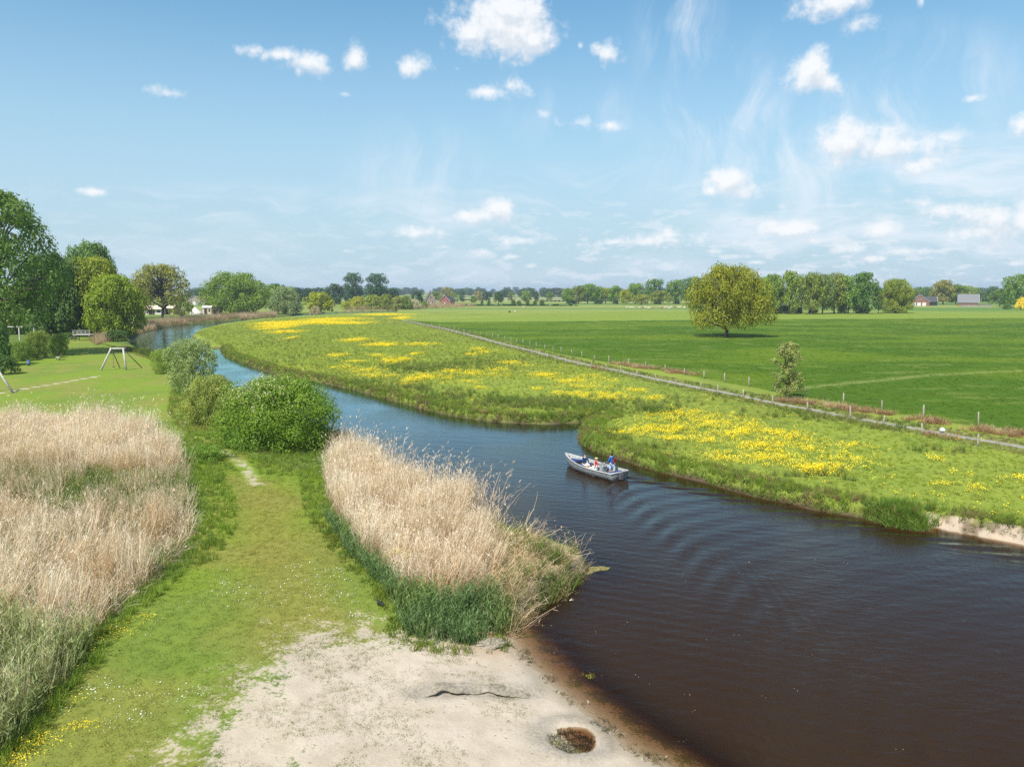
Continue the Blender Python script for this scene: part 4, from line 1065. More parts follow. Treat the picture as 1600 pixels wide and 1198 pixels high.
# near bank between willow and jetty
x, y = along(curve([at(*p, .5) for p in [(200, 548), (225, 553), (252, 562), (282, 577), (315, 598), (360, 622), (430, 655), (500, 688), (540, 705)]], 4), 5, -1.4, 1.6)
k = river_sd(x, y) > -.1; x, y = x[k], y[k]; p, _ = ground_pts(x, y)
scatter('near_bank_grass', p, tall_p, 'tall grass on the lawn side of the river', 'grass', (.8, 1.6), tone(x, y, (.08, .15, .02), (.16, .19, .05), .3, 133), .2)
xs, ys = [], []
for cx, cy, n in [(268, 572, 40), (194, 549, 14), (530, 700, 46), (545, 708, 40)]:
    a, b = at(cx, cy); xs.append(rng.normal(a, .9, n)); ys.append(rng.normal(b, 1.2, n))
x, y = np.concatenate(xs), np.concatenate(ys); p, _ = ground_pts(x, y)
scatter('bank_reed_patches', p, reed_p, 'small patches of brown plumed reeds by the bushes', 'reeds', (.6, .95), tone(x, y, (.36, .25, .17), (.42, .34, .24), .5, 134), .15)

# --- wrack along the beach waterline, weeds in the dug hole, floating bits
M_WEED = mat_blade('wrack', (.9, .9, .9), (1.1, 1.1, 1.1), .1)
weed_p = [blades_mesh('wrack_bit', 7, .12, .014, .10, 5, M_WEED, s, 2, .6) for s in (41, 42, 43)]
shore = curve([at(*p, 0.02) for p in [(800, 985), (808, 1018), (835, 1050), (870, 1080), (910, 1113), (950, 1147), (985, 1173), (1035, 1200), (1080, 1232)]], 5)
x, y = along(shore, 75, -.10, .45); k = rng.random(len(x)) < sstep(fbm(x, y, 1.2, 3, 135), .36, .58); x, y = x[k], y[k]; p, z_ = ground_pts(x, y); p[:, 2] = np.maximum(p[:, 2], 0.0) + .01
c = tone(x, y, (.13, .11, .035), (.075, .06, .03), 1.5, 136); pk = rng.random(len(x)) < .12; c[pk] = (.5, .45, .36)
scatter('shoreline_wrack', p, weed_p, 'line of washed up weed and debris along the sandy shore', 'debris', (.6, 1.3), c, .3)
a = rng.uniform(0, 6.28, 520); rr = .72 * np.sqrt(rng.random(520)); x, y = HOLE[0] + rr * np.cos(a), HOLE[1] + rr * np.sin(a); p, _ = ground_pts(x, y, .01)
scatter('hole_weed', p, weed_p, 'dark weeds lying in the round hole in the sand', 'weeds', (.6, 1.2), tone(x, y, (.085, .08, .045), (.16, .155, .06), 2.5, 137), .4)
x, y = along(curve(W([(735, 1082), (790, 1078), (830, 1075)]), 4), 30, -.14, .14); p, _ = ground_pts(x, y, .01)
x2, y2 = sample_poly(BEACH, 4.0, lambda x, y: sstep(fbm(x, y, .5, 3, 138), .42, .6)); k = river_sd(x2, y2) > .4; x2, y2 = x2[k], y2[k]; p2, _ = ground_pts(x2, y2, .008)
p = np.concatenate([p, p2]); x, y = p[:, 0], p[:, 1]
scatter('beach_debris', p, weed_p, 'scattered dry stems and bits on the sand', 'debris', (.3, .7), tone(x, y, (.17, .13, .06), (.30, .24, .14), 2.0, 139), .3)
x = np.concatenate([rng.uniform(-2, 24, 150)]); y = rng.uniform(21, 50, 150); k = (river_sd(x, y) < -.8) & (rng.random(150) < sstep(fbm(x, y, .15, 3, 140), .4, .6)); x, y = x[k], y[k]
p = np.stack([x, y, np.full(len(x), .012)], 1)
scatter('floating_bits', p, [flower_mesh('floating_bit', 2, .2, 0, .004, .022, s) for s in (8, 9)], 'small leaves and petals floating on the dark water', 'leaves', (.5, 1.2), tone(x, y, (.20, .18, .10), (.34, .31, .25), 1.0, 141), .0)
# floating mat at the tip of the point and a drifting weed
bm = bmesh.new(); a, b = at(906, 890, 0)
mat_pts = []
for i in range(22):
    an = i / 22 * 6.283; rr = 1 + .35 * math.sin(3 * an + 1) + .2 * math.sin(5 * an)
    mat_pts.append(bm.verts.new((a + 1.05 * rr * math.cos(an), b + .75 * rr * math.sin(an), .006)))
c0 = bm.verts.new((a, b, .045))
for i in range(22): bm.faces.new((mat_pts[i], mat_pts[(i + 1) % 22], c0))
bmesh.ops.subdivide_edges(bm, edges=bm.edges[:], cuts=3, use_grid_fill=True)
for v in bm.verts: v.co.z += .02 * (float(vnoise(v.co.x * 6, v.co.y * 6, 3)) - .5) + .004
o = bm_obj('floating_weed_mat', bm, mat_plain('weed_mat', (.17, .145, .05), .9, .2, 0, .5, 14)); tag(o, 'brown-green mat of weed floating off the tip of the point', 'weed')
a, b = at(922, 1057, 0); x, y = rng.normal(a, .10, 14), rng.normal(b, .07, 14); p = np.stack([x, y, np.full(14, .01)], 1)
o = scatter('drifting_weed', p, weed_p, 'yellow-green sprig of weed drifting near the beach', 'weed', (.8, 1.3), np.tile((.26, .25, .05), (14, 1)), .5)
# ------------------------------------------------------------------ trees and shrubs
M_LEAF = mat_leaf()
M_BARK = mat_plain('bark', (.105, .085, .065), .95, .1, 0, .35, 8, (1, 1, .25))
M_TWIG = mat_plain('twig', (.13, .10, .075), .95, .1, 0, .3, 8)

def crown_arrays(seed, n_lobes, per, leaf, z0, prof, lobe=(.22, .38), aspect=1.0, fill=.2, drop=0.0, spiky=0.0, irr=0.16):
    """leaf quads spread over many sprays inside a crown: half width 1, height 0..1 (z0 = underside)"""
    r = np.random.default_rng(seed)
    cs, rs = [], []
    ph = r.uniform(0, 6.28, 6)
    tries = 0
    while len(cs) < n_lobes and tries < 6000:
        tries += 1
        t = r.random() ** 0.8; rad = prof(t)
        a = r.uniform(0, 6.283)
        rad *= 1 + irr * (.6 * math.sin(2 * a + ph[0] + 2 * t) + .5 * math.sin(3 * a + ph[1] - 3 * t) + .4 * math.sin(5 * a + ph[2] + 5 * t))
        rr = rad * (r.uniform(.55, .95) if r.random() > fill else r.uniform(0, .5))
        s_ = r.uniform(*lobe)
        rr = max(0, min(rr, rad - s_ * .55))
        c = np.array([math.cos(a) * rr, math.sin(a) * rr, z0 + (1 - z0) * t])
        c[2] = min(c[2], 1 - s_ * .55 / aspect); c[2] = max(c[2], z0 + s_ * .3 / aspect)
        if any(np.linalg.norm((c - q) * (1, 1, aspect)) < .45 * (s_ + q_s) for q, q_s in zip(cs, rs)) and r.random() < .85: continue
        cs.append(c); rs.append(s_)
    V = []
    N_ = len(cs)
    tone_ = []
    for c, s_ in zip(cs, rs):
        n = int(per * (s_ / lobe[1]) ** 1.6 * r.uniform(.7, 1.2))
        d = r.normal(0, 1, (n, 3)); d[:, 2] += .25; d /= np.linalg.norm(d, axis=1)[:, None]
        wob = 1 + .28 * np.sin(d[:, 0] * 5 + c[0] * 9) * np.cos(d[:, 1] * 5 + c[1] * 7) + spiky * r.random(n) ** 3
        rad = s_ * (.62 + .42 * r.random(n) ** .5) * wob
        p = c + d * rad[:, None] * np.array([1, 1, .70 / aspect])
        p[:, 2] -= drop * r.random(n) ** 2
        nn = d + r.normal(0, .36, (n, 3)); nn[:, 2] += .40; nn /= np.linalg.norm(nn, axis=1)[:, None]
        ref = r.normal(0, 1, (n, 3)); u = np.cross(nn, ref); u /= np.linalg.norm(u, axis=1)[:, None] + 1e-9
        w = np.cross(nn, u)
        L = leaf * r.uniform(.6, 1.25, n)[:, None]
        sc = np.array([1, 1, 1 / aspect])
        quad = np.stack([p - u * L * sc, p + w * L * .62 * sc, p + u * L * sc + nn * L * .15 * sc, p - w * L * .62 * sc], 1)
        V.append(quad); tone_.append(np.clip(r.random(n) * .8 + r.random() * .3, 0, 1))
    V = np.concatenate(V); tone_ = np.concatenate(tone_)
    k = V[:, :, 2].min(1) > z0 * .6 - .02
    V, tone_ = V[k], tone_[k]
    f_ = 1 / np.percentile(np.hypot(V[:, :, 0], V[:, :, 1]).max(1), 98.5); fz = 1 / np.percentile(V[:, :, 2], 99.8)
    V[:, :, :2] *= f_; V[:, :, 2] *= fz
    cs = [c * (f_, f_, fz) for c in cs]; rs = [r_ * f_ for r_ in rs]
    return V, tone_, cs, rs

def crown_mesh(name, arr, tone_, mat=None):
    n = len(arr)
    me = np_mesh(name, arr.reshape(-1, 3), np.arange(n * 4).reshape(n, 4), mat or M_LEAF)
    a = me.attributes.new('v', 'FLOAT', 'FACE'); a.data.foreach_set('value', tone_.astype(np.float32))
    return me

def trunk_mesh(name, seed, z0, cs, rs, r0, aspect, limbs=9, multi=1):
    r = random.Random(seed); bm = bmesh.new()
    order = sorted(range(len(cs)), key=lambda i: r.random())[:limbs]
    for s_ in range(multi):
        ox = (r.uniform(-.22, .22), r.uniform(-.22, .22)) if multi > 1 else (0, 0)
        top = Vector((ox[0] * 1.8 + r.uniform(-.05, .05), ox[1] * 1.8 + r.uniform(-.05, .05), z0 + (1 - z0) * .62))
        pts = [Vector((ox[0], ox[1], -.02)), Vector((ox[0], ox[1], .03)), Vector((ox[0], ox[1], 0)).lerp(top, .35), Vector((ox[0], ox[1], 0)).lerp(top, .7), top]
        pts[2].x += r.uniform(-.03, .03); pts[3].x += r.uniform(-.05, .05)
        bm_tube(bm, pts, [r0 * 1.5, r0 * 1.05, r0 * .85, r0 * .5, r0 * .15], 9)
    for i in order:
        c = Vector(cs[i]); f = r.uniform(.45, .85)
        b = Vector((0, 0, max(.04, min(c.z * f, z0 + (1 - z0) * .55))))
        mid = b.lerp(c, .55) + Vector((r.uniform(-.06, .06), r.uniform(-.06, .06), .03))
        bm_tube(bm, [b, mid, c], [r0 * .42, r0 * .27, r0 * .08], 6)
        for k in range(2):
            e = c + Vector((r.uniform(-1, 1), r.uniform(-1, 1), r.uniform(-.2, .8) / aspect)) * rs[i] * .8
            bm_tube(bm, [mid.lerp(c, .5), e], [r0 * .14, r0 * .04], 4)
    me = bpy.data.meshes.new(name); bm.to_mesh(me); bm.free(); me.shade_smooth(); me.materials.append(M_BARK)
    return me

dome = lambda t: math.sqrt(max(0, 1 - (max(0, t - .28) / .74) ** 2)) * (.80 + .20 * min(1, t / .28))
ball = lambda t: math.sqrt(max(.02, 1 - ((t - .45) / .58) ** 2))
oval = lambda t: math.sqrt(max(.02, 1 - ((t - .48) / .55) ** 2)) * (1 - .12 * t)
cone_ = lambda t: max(.08, 1 - t * .85)
KIND = {}
def make_kind(name, seed, n_lobes, per, leaf, z0, prof, lobe, aspect, r0=.05, limbs=10, multi=1, **kw):
    arr, tn, cs, rs = crown_arrays(seed, n_lobes, per, leaf, z0, prof, lobe, aspect, **kw)
    KIND[name] = (crown_mesh(name + '_crown', arr, tn), trunk_mesh(name + '_trunk', seed, z0, cs, rs, r0, aspect, limbs, multi))
# near and singular trees
make_kind('poplar', 1, 130, 230, .022, .20, oval, (.09, .19), 1.7, .024, 36, spiky=.3, irr=.22)
make_kind('dense', 2, 84, 420, .031, .03, dome, (.15, .30), 1.2, .05, 12)
make_kind('bright_oak', 3, 90, 420, .029, .05, dome, (.13, .27), 1.15, .06, 14)
make_kind('airy', 4, 95, 140, .026, .30, dome, (.10, .19), 1.05, .045, 46, fill=.1)
make_kind('wide_dome', 5, 110, 330, .024, .02, dome, (.13, .25), 1.0, .05, 8)
make_kind('lone_oak', 6, 115, 480, .019, .19, dome, (.09, .24), .95, .042, 40, fill=.25, drop=.04)
# trees farther off
for i in range(3):
    make_kind(f'round_{i}', 20 + i, 40, 150, .055, .16, dome, (.17, .34), 1.2, .055, 8)
    make_kind(f'tall_{i}', 30 + i, 46, 150, .055, .14, oval, (.17, .34), 1.6, .055, 8)
    make_kind(f'loose_{i}', 40 + i, 48, 75, .050, .16, ball, (.13, .25), 1.4, .045, 18, fill=.1)
make_kind('willow', 50, 80, 150, .036, .0, dome, (.15, .27), 1.1, .05, 10, 2, drop=.06)
make_kind('column', 51, 60, 160, .05, .05, oval, (.20, .34), 2.2, .05, 6)
make_kind('young', 52, 80, 130, .044, .05, oval, (.12, .24), 2.3, .035, 36, fill=.35)
# shrubs
make_kind('big_bush', 60, 120, 800, .0165, .0, dome, (.11, .27), .95, .02, 14, 4, spiky=.3, irr=.26)
make_kind('olive_bush', 61, 130, 300, .021, .0, ball, (.11, .21), .95, .02, 14, 4, spiky=.3)
make_kind('grey_willow', 62, 120, 190, .022, .0, oval, (.09, .17), 1.0, .018, 44, 6, spiky=.9)
for i in range(2): make_kind(f'shrub_{i}', 70 + i, 44, 110, .055, .0, dome, (.20, .34), 1.0, .03, 6, 2)
make_kind('nettle', 75, 70, 190, .024, .0, dome, (.11, .2), .6, .01, 6, 3, spiky=.4)

OAK, GREEN, DARK, OLIVE, GREY, FARD, LIME = (.15, .178, .013), (.088, .142, .016), (.036, .070, .016), (.145, .125, .022), (.12, .15, .07), (.034, .066, .032), (.17, .185, .022)
trng = random.Random(5)
def tree(name, kind, px, D, ytop, wpx, colour, label, cat='tree', group=None, depth=None, sink=0.0, rz=None):
    x, y = place(px, D)
    z = gz1(x, y) - sink
    w = wpx / pxm(D)
    hgt = top_z(ytop, D) - z
    root = empty(name, (x, y, z), trng.uniform(0, 6.28) if rz is None and depth is None else (rz or 0.0), (w / 2, (depth or w) / 2, hgt))
    cm, tm = KIND[kind]
    c = obj('crown', cm, root); k_ = trng.uniform(.9, 1.1)
    c.color = (colour[0] * k_ * trng.uniform(.94, 1.06), colour[1] * k_, colour[2] * k_, 1)
    tk = obj('stems' if cat in ('shrub', 'bush') else 'trunk', tm, root)
    return tag(root, label, cat, group)

# left bank
tree('poplar', 'poplar', 10, 150, 299, 198, (.066, .112, .022), 'tallest tree, airy dark green poplar at the left edge by the lawn')
tree('dark_tree', 'dense', 88, 216, 396, 122, (.048, .088, .018), 'dark dense tree between the tall poplar and the bright oak')
tree('oak', 'bright_oak', 148, 222, 402, 108, (.125, .158, .013), 'taller bright yellow-green oak at the end of the lawn, above the rounded one')
tree('oak', 'bright_oak', 180, 214, 430, 92, (.13, .165, .013), 'rounded bright yellow-green oak nearest the river at the end of the lawn')
tree('oak', 'dense', 146, 262, 379, 100, (.068, .118, .022), 'dark green oak whose top rises behind the taller bright oak')
tree('tree', 'airy', 254, 330, 412, 92, (.165, .165, .035), 'thin-leaved olive tree before the tents, branches showing')
tree('oak', 'wide_dome', 371, 425, 425, 112, (.095, .15, .014), 'broad dome-shaped green oak right of the tents', depth=24)
tree('oak', 'dense', 118, 236, 408, 100, (.075, .122, .018), 'green oak filling the gap between the dark tree and the taller bright oak')
tree('tree', 'dense', 28, 228, 446, 80, (.10, .145, .02), 'sunlit green tree half hidden behind the tall poplar trunk')
tree('willow', 'willow', 446, 420, 447, 58, (.125, .155, .065), 'grey-green willow at the water right of the dome-shaped oak')
tree('oak', 'round_1', 499, 455, 456, 50, OAK, 'small bright green round tree at the meadow edge right of the willow')
tree('tree', 'round_0', 428, 470, 445, 50, (.085, .135, .018), 'green tree squeezed between dome-shaped oak and grey willow')
tree('tree', 'tall_0', 222, 360, 438, 46, (.15, .12, .035), 'brownish sparse tree left of the thin-leaved olive tree')
tree('tree', 'loose_0', 284, 350, 462, 40, (.12, .15, .025), 'low green tree leaning right of the thin-leaved olive tree', sink=.2)
for px, D, yt, w, ki, lab in [(433, 640, 443, 40, 'round_0', 'dark far tree peeping over the willow, leftmost of four'), (461, 700, 449, 40, 'round_1', 'dark far tree peeping over the willow, second of four'),
                              (482, 720, 450, 36, 'round_2', 'dark far tree peeping over the willow, third of four'), (502, 700, 449, 32, 'loose_1', 'dark far tree peeping over the bright round tree, fourth of four'),
                              (315, 760, 451, 50, 'round_1', 'dark far tree seen between the olive tree and the dome-shaped oak')]:
    tree('far_tree', ki, px, D, yt, w, FARD, lab, group='dark far trees on the left')
tree('tree', 'round_2', 523, 610, 443, 32, FARD, 'dark round tree just left of the two tall dark poplars')
tree('poplar', 'column', 553, 620, 426, 36, (.036, .072, .036), 'left one of two tall dark blue-green poplars')
tree('poplar', 'column', 590, 620, 427, 42, (.036, .072, .036), 'right one of two tall dark blue-green poplars')
tree('tree', 'round_0', 614, 640, 450, 22, FARD, 'low dark tree at the right foot of the two tall poplars')
for i, (px, yt, w, c) in enumerate([(541, 470, 22, LIME), (560, 463, 34, LIME), (583, 460, 32, (.15, .18, .03)), (603, 459, 26, (.14, .17, .03)), (624, 462, 30, (.14, .15, .035)), (635, 461, 20, (.12, .16, .03))]):
    tree('shrub', f'shrub_{i % 2}', px, 520, yt, w, c, f'{ORD[i]} from the left of six yellow-green shrubs below the dark poplars', 'shrub', 'yellow-green shrubs at the meadow end')
tree('shrub', 'shrub_0', 646, 525, 467, 28, (.25, .23, .15), 'grey blossoming shrub at the right end of the shrub row', 'shrub')
tree('shrub', 'shrub_1', 493, 440, 478, 22, (.24, .21, .13), 'pale bare shrub in front of the bright round tree', 'shrub')
tree('tree', 'round_1', 652, 640, 454, 20, FARD, 'dark round tree left of the gabled house')
tree('shrub', 'shrub_1', 664, 560, 470, 10, (.08, .14, .02), 'small green bush in front of the gabled house', 'shrub')
MIDROW = [(680, 456, 24, 900, 'round_0', GREEN, 'green tree behind the gabled house'), (698, 448, 30, 850, 'loose_0', (.16, .15, .07), 'pale brownish tree behind the red house'),
          (722, 452, 12, 800, 'tall_1', (.05, .09, .05), 'slim blue-green tree right of the red house'), (709, 458, 20, 760, 'loose_2', GREEN, 'green tree close right of the red house'),
          (740, 462, 12, 780, 'round_1', GREEN, 'small green tree in the far pasture left of the dark rounded oak'), (748, 455, 20, 900, 'loose_1', (.16, .15, .06), 'pale tree left of a dark green one beyond the pasture'),
          (760, 455, 18, 900, 'round_2', FARD, 'dark tree paired with a pale one beyond the pasture'), (779, 455, 19, 740, 'round_0', (.04, .08, .02), 'dark rounded oak standing alone in the far pasture'),
          (799, 456, 15, 800, 'loose_2', (.09, .13, .035), 'loose green tree right of the dark rounded oak'), (822, 454, 19, 820, 'round_1', (.10, .15, .035), 'light green tree in the middle of the far pasture'),
          (838, 455, 9, 850, 'tall_2', FARD, 'slim dark conifer-like tree beyond the far pasture'), (859, 456, 14, 900, 'loose_0', GREEN, 'small green tree before the distant woods on the right of the pasture')]
for px, yt, w, D, ki, c, lab in MIDROW: tree('tree', ki, px, D, yt, w, c, lab)
for i, (px, yt, w) in enumerate([(753, 468, 6), (764, 468, 6), (802, 468, 8), (811, 469, 10), (824, 468, 8), (836, 469, 8), (847, 468, 10)]):
    tree('shrub', f'shrub_{i % 2}', px, 690, yt, w, (.06, .10, .02), f'{ORD[i]} from the left of seven small dark bushes along the far pasture fence', 'shrub', 'small bushes along the far pasture')
# right: row behind the cattle
R1 = [(888, 451, 26), (904, 447, 26), (918, 444, 28), (932, 448, 28), (946, 450, 26), (961, 447, 24), (977, 453, 22), (993, 443, 34), (1002, 461, 26), (1022, 436, 36), (1032, 455, 32), (1056, 438, 34), (1080, 433, 34), (1100, 440, 34)]
COLS = [GREEN, (.11, .13, .025), GREEN, (.085, .14, .02), OAK, GREEN, OAK, GREEN, (.14, .155, .022), (.07, .125, .02), (.13, .15, .02), GREEN, (.07, .12, .02), GREEN]
for i, (px, yt, w) in enumerate(R1):
    w *= 1.1; yt -= 1
    tree('oak', ['round_0', 'tall_1', 'round_1', 'round_2', 'loose_1'][i % 5], px, (745 if i not in (6, 8, 10) else 700) + trng.uniform(-25, 25), yt, w, COLS[i],
         f'{ORD[i]} from the left in the far tree row behind the cattle', group='tree row behind the cattle')
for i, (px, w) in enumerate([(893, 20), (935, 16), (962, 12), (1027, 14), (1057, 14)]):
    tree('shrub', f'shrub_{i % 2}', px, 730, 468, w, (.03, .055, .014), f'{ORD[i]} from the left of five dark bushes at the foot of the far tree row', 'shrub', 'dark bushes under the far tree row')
tree('oak', 'lone_oak', 1135, 213, 413, 132, (.155, .165, .014), 'large lone oak with golden-green spring leaves in the dark green field')
R2 = [(1188, 432, 40), (1206, 428, 38), (1232, 423, 44), (1252, 430, 34), (1268, 425, 40), (1285, 428, 36), (1303, 426, 40), (1325, 430, 38), (1348, 425, 44), (1372, 452, 20)]
C2 = [GREEN, (.09, .14, .018), (.105, .15, .018), (.10, .12, .045), (.11, .14, .02), (.09, .12, .03), (.115, .145, .018), (.085, .14, .018), (.058, .11, .016), (.12, .13, .03)]
for i, (px, yt, w) in enumerate(R2):
    w *= 1.06
    tree('oak', ['round_1', 'tall_0', 'round_2', 'loose_2', 'tall_1', 'round_0', 'tall_2', 'round_1', 'tall_0', 'loose_0'][i], px, 432 + trng.uniform(-14, 14), yt, w, C2[i],
         f'{ORD[i]} from the left in the dense grove right behind the lone oak', group='grove behind the lone oak')
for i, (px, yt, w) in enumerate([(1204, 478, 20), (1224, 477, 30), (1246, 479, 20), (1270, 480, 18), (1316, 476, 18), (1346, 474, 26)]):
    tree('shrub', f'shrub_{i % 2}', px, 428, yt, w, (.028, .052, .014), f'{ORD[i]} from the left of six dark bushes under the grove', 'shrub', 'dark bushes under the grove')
tree('oak', 'bright_oak', 1398, 440, 436, 54, (.125, .155, .016), 'single round bright oak standing free right of the grove')
tree('shrub', 'shrub_0', 1400, 436, 486, 8, (.03, .055, .014), 'tiny dark bush at the foot of the single round oak', 'shrub')
for px, yt, w, D, ki, c, lab in [(1426, 452, 34, 760, 'round_1', (.06, .10, .025), 'dark tree left behind the brick barn'), (1443, 448, 40, 860, 'round_2', (.07, .115, .03), 'broad green tree rising behind the brick barn'),
                                 (1473, 437, 40, 700, 'tall_1', (.14, .135, .03), 'tall brownish-green tree right of the brick barn'), (1493, 444, 28, 700, 'round_0', GREEN, 'green tree between the brownish one and the grey farmhouse'),
                                 (1510, 446, 34, 700, 'round_1', (.105, .145, .025), 'yellow-green tree left of the grey farmhouse'), (1550, 447, 22, 800, 'tall_2', (.05, .09, .03), 'dark tree behind the right end of the grey farmhouse'),
                                 (1535, 455, 40, 900, 'round_2', (.06, .10, .035), 'far dark tree over the roof of the grey farmhouse'), (1562, 452, 36, 620, 'round_0', (.075, .12, .02), 'green tree right of the grey farmhouse'),
                                 (1592, 427, 50, 560, 'round_1', (.085, .135, .02), 'big green tree cut by the right edge of the photo'), (1576, 442, 34, 590, 'tall_0', (.07, .12, .02), 'green tree beside the big one at the right edge')]:
    tree('tree', ki, px, D, yt, w, c, lab)
tree('bush', 'shrub_1', 1598, 520, 464, 26, (.40, .33, .03), 'yellow flowering broom bush at the right edge', 'bush')
tree('bush', 'shrub_0', 1573, 525, 474, 16, (.06, .11, .02), 'dark green bush left of the yellow broom', 'bush')
# young tree by the lane, shrubs by the river
tree('young_tree', 'young', 1230, 90.5, 534, 54, (.15, .17, .055), 'slender young tree with pale green leaves beside the lane')
big = tree('bush', 'big_bush', 440, 62, 587, 218, (.095, .15, .016), 'large rounded green bush on the near bank beside the trail', 'bush', depth=8.2, rz=0)
tree('bush', 'olive_bush', 330, 73, 586, 94, (.16, .19, .045), 'light green bush behind and left of the large rounded bush', 'bush', depth=5.5)
tree('willow_bush', 'grey_willow', 302, 96, 527, 90, (.15, .18, .07), 'airy grey-green willow bush at the water beyond the two round bushes', 'bush', depth=7)
tree('bush', 'olive_bush', 258, 118, 545, 44, (.12, .17, .03), 'low green bush on the bank left of the willow bush', 'bush')
tree('bramble', 'nettle', 388, 61, 662, 74, (.09, .15, .02), 'low bramble at the left foot of the large rounded bush', 'bush', depth=3.2)
tree('nettle_patch', 'nettle', 322, 57.5, 694, 96, (.085, .15, .022), 'low patch of dark green nettles beside the trail', 'plant', depth=5.4)
# cream blossom on the big bush's crest
arr_ = crown_arrays(60, 120, 800, .0165, .0, dome, (.11, .27), .95, .2, 0, .3, .26)[0]
cen = arr_.mean(1); br = np.random.default_rng(3)
w_ = np.clip(.9 - 1.5 * (cen[:, 0] + .1), 0, 1) * sstep(cen[:, 2], .45, .75) * (np.linalg.norm(cen * (1, 1, .5), axis=1) > .45)
k_ = br.random(len(cen)) < .13 * w_
q_ = arr_[k_]; q_ = (q_ - q_.mean(1, keepdims=True)) * .95 + q_.mean(1, keepdims=True) * np.array([1.03, 1.03, 1.035])
bl_ = obj('blossom', crown_mesh('blossom', q_, br.random(len(q_))), big); bl_.color = (.30, .27, .165, 1)
# lawn edge on the far left
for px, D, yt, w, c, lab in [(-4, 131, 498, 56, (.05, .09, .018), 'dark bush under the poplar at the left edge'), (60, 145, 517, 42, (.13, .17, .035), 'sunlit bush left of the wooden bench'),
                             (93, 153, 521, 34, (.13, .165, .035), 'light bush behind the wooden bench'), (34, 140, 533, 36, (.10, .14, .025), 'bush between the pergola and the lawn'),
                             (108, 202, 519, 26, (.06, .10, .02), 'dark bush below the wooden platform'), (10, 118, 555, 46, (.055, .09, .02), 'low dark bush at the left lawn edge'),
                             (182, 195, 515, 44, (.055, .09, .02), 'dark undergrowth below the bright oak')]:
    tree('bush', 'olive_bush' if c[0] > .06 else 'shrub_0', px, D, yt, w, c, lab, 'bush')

# distant woods to the horizon: one mass
pts, cl, sc_ = [], [], []
for D, n, lo, hi, gap in [(1150, 110, 9, 15, .58), (1500, 150, 11, 18, .42), (2000, 220, 13, 20, .28), (2700, 320, 16, 25, .1)]:
    for i in range(n):
        a_ = R(rng.uniform(-40, 40)); xx = D * math.tan(a_); yy = D * rng.uniform(.93, 1.07)
        if float(vnoise(np.array([xx * .0035 + D]), np.array([D * .01]), 80)[0]) < gap: continue
        if D < 1400 and 640 < 800 + xx / yy * F_PX < 880: continue
        hh = rng.uniform(lo, hi); pts.append((xx, yy, .6)); sc_.append((hh * rng.uniform(.5, .9), hh * .7, hh)); cl.append(np.array((.055, .095, .028)) * rng.uniform(.8, 1.25))
M_WOOD = mat_blade('distant_leaves', (1, 1, 1), (1, 1, 1), .2)
wp = []
for i in range(3):
    a1, t1, _, _ = crown_arrays(90 + i, 34, 34, .11, .0, dome, (.25, .4), 1.3)
    me = crown_mesh('distant_crown', a1, t1, M_WOOD); me.attributes.new('tip', 'FLOAT', 'POINT'); wp.append(me)
o = scatter('distant_woods', np.array(pts), wp, 'bluish belt of distant woods along the horizon', 'woods', (1, 1), np.array(cl), 0)
o.data.attributes['scl'].data.foreach_set('vector', np.array(sc_, np.float32).ravel())
# low hedges across the far pastures
pts, cl, sc_ = [], [], []
for (xa, xb, D) in [(655, 900, 640), (840, 1000, 900), (1430, 1600, 900), (650, 760, 1000), (980, 1100, 1100)]:
    n = int((xb - xa) / pxm(D) / 2.2)
    for i in range(n):
        xx, yy = place(xa + (xb - xa) * (i + rng.random()) / n, D); pts.append((xx, yy + rng.normal(0, 1), .6)); sc_.append((2.2, 2.2, rng.uniform(.9, 2.0))); cl.append((.045, .085, .02))
o = scatter('far_hedges', np.array(pts), wp, 'low dark hedges crossing the far pastures', 'hedge', (1, 1), np.array(cl), 0)
o.data.attributes['scl'].data.foreach_set('vector', np.array(sc_, np.float32).ravel())
# ------------------------------------------------------------------ fences along the lane
M_POST = mat_plain('fence_wood', (.34, .30, .245), .9, .15, 0, .3, 9, (1, 1, .2))
M_WIRE = mat_plain('wire', (.30, .29, .28), .5, .4, .8, .1)
def post_mesh(seed):
    r = random.Random(seed); bm = bmesh.new()
    bm_tube(bm, [(0, 0, -.3), (0, 0, .5), (r.uniform(-.02, .02), 0, 1.12), (r.uniform(-.02, .02), 0, 1.15)], [.075, .072, .068, .045], 9)
    me = bpy.data.meshes.new('post'); bm.to_mesh(me); bm.free(); me.shade_smooth(); me.materials.append(M_POST); return me
POSTS = [post_mesh(i) for i in range(3)]
def walk(pts, step):
    pts = np.array(pts); seg = np.linalg.norm(np.diff(pts, axis=0), axis=1); cs = np.concatenate([[0], np.cumsum(seg)])
    out = []; u = 0
    while u < cs[-1]:
        out.append((np.interp(u, cs, pts[:, 0]), np.interp(u, cs, pts[:, 1]))); u += step * rng.uniform(.9, 1.1)
    return out
def fence(pxs, step, label):
    pl = walk(curve(W(pxs), 4), step)
    root = empty('wire_fence', (*pl[0], gz1(*pl[0])))
    org = root.location.copy(); tops = []
    for (x, y) in pl:
        z = gz1(x, y)
        o = obj('post', random.choice(POSTS), root); o.location = Vector((x, y, z)) - org
        o.rotation_euler = (rng.normal(0, .035), rng.normal(0, .035), rng.uniform(0, 6.3)); s_ = rng.uniform(.85, 1.12); o.scale = (s_ * rng.uniform(.9, 1.25),) * 2 + (s_,)
        tops.append(Vector((x, y, z)) - org)
    for hgt in (1.0, .65):
        bm = bmesh.new()
        for a, b in zip(tops[:-1], tops[1:]):
            up = Vector((0, 0, hgt)); bm_tube(bm, [a + up, (a + b) / 2 + up - Vector((0, 0, .04)), b + up], .006, 3, False)
        bm_obj('wire', bm, M_WIRE, root)
    return tag(root, label, 'fence', 'fences along the lane')
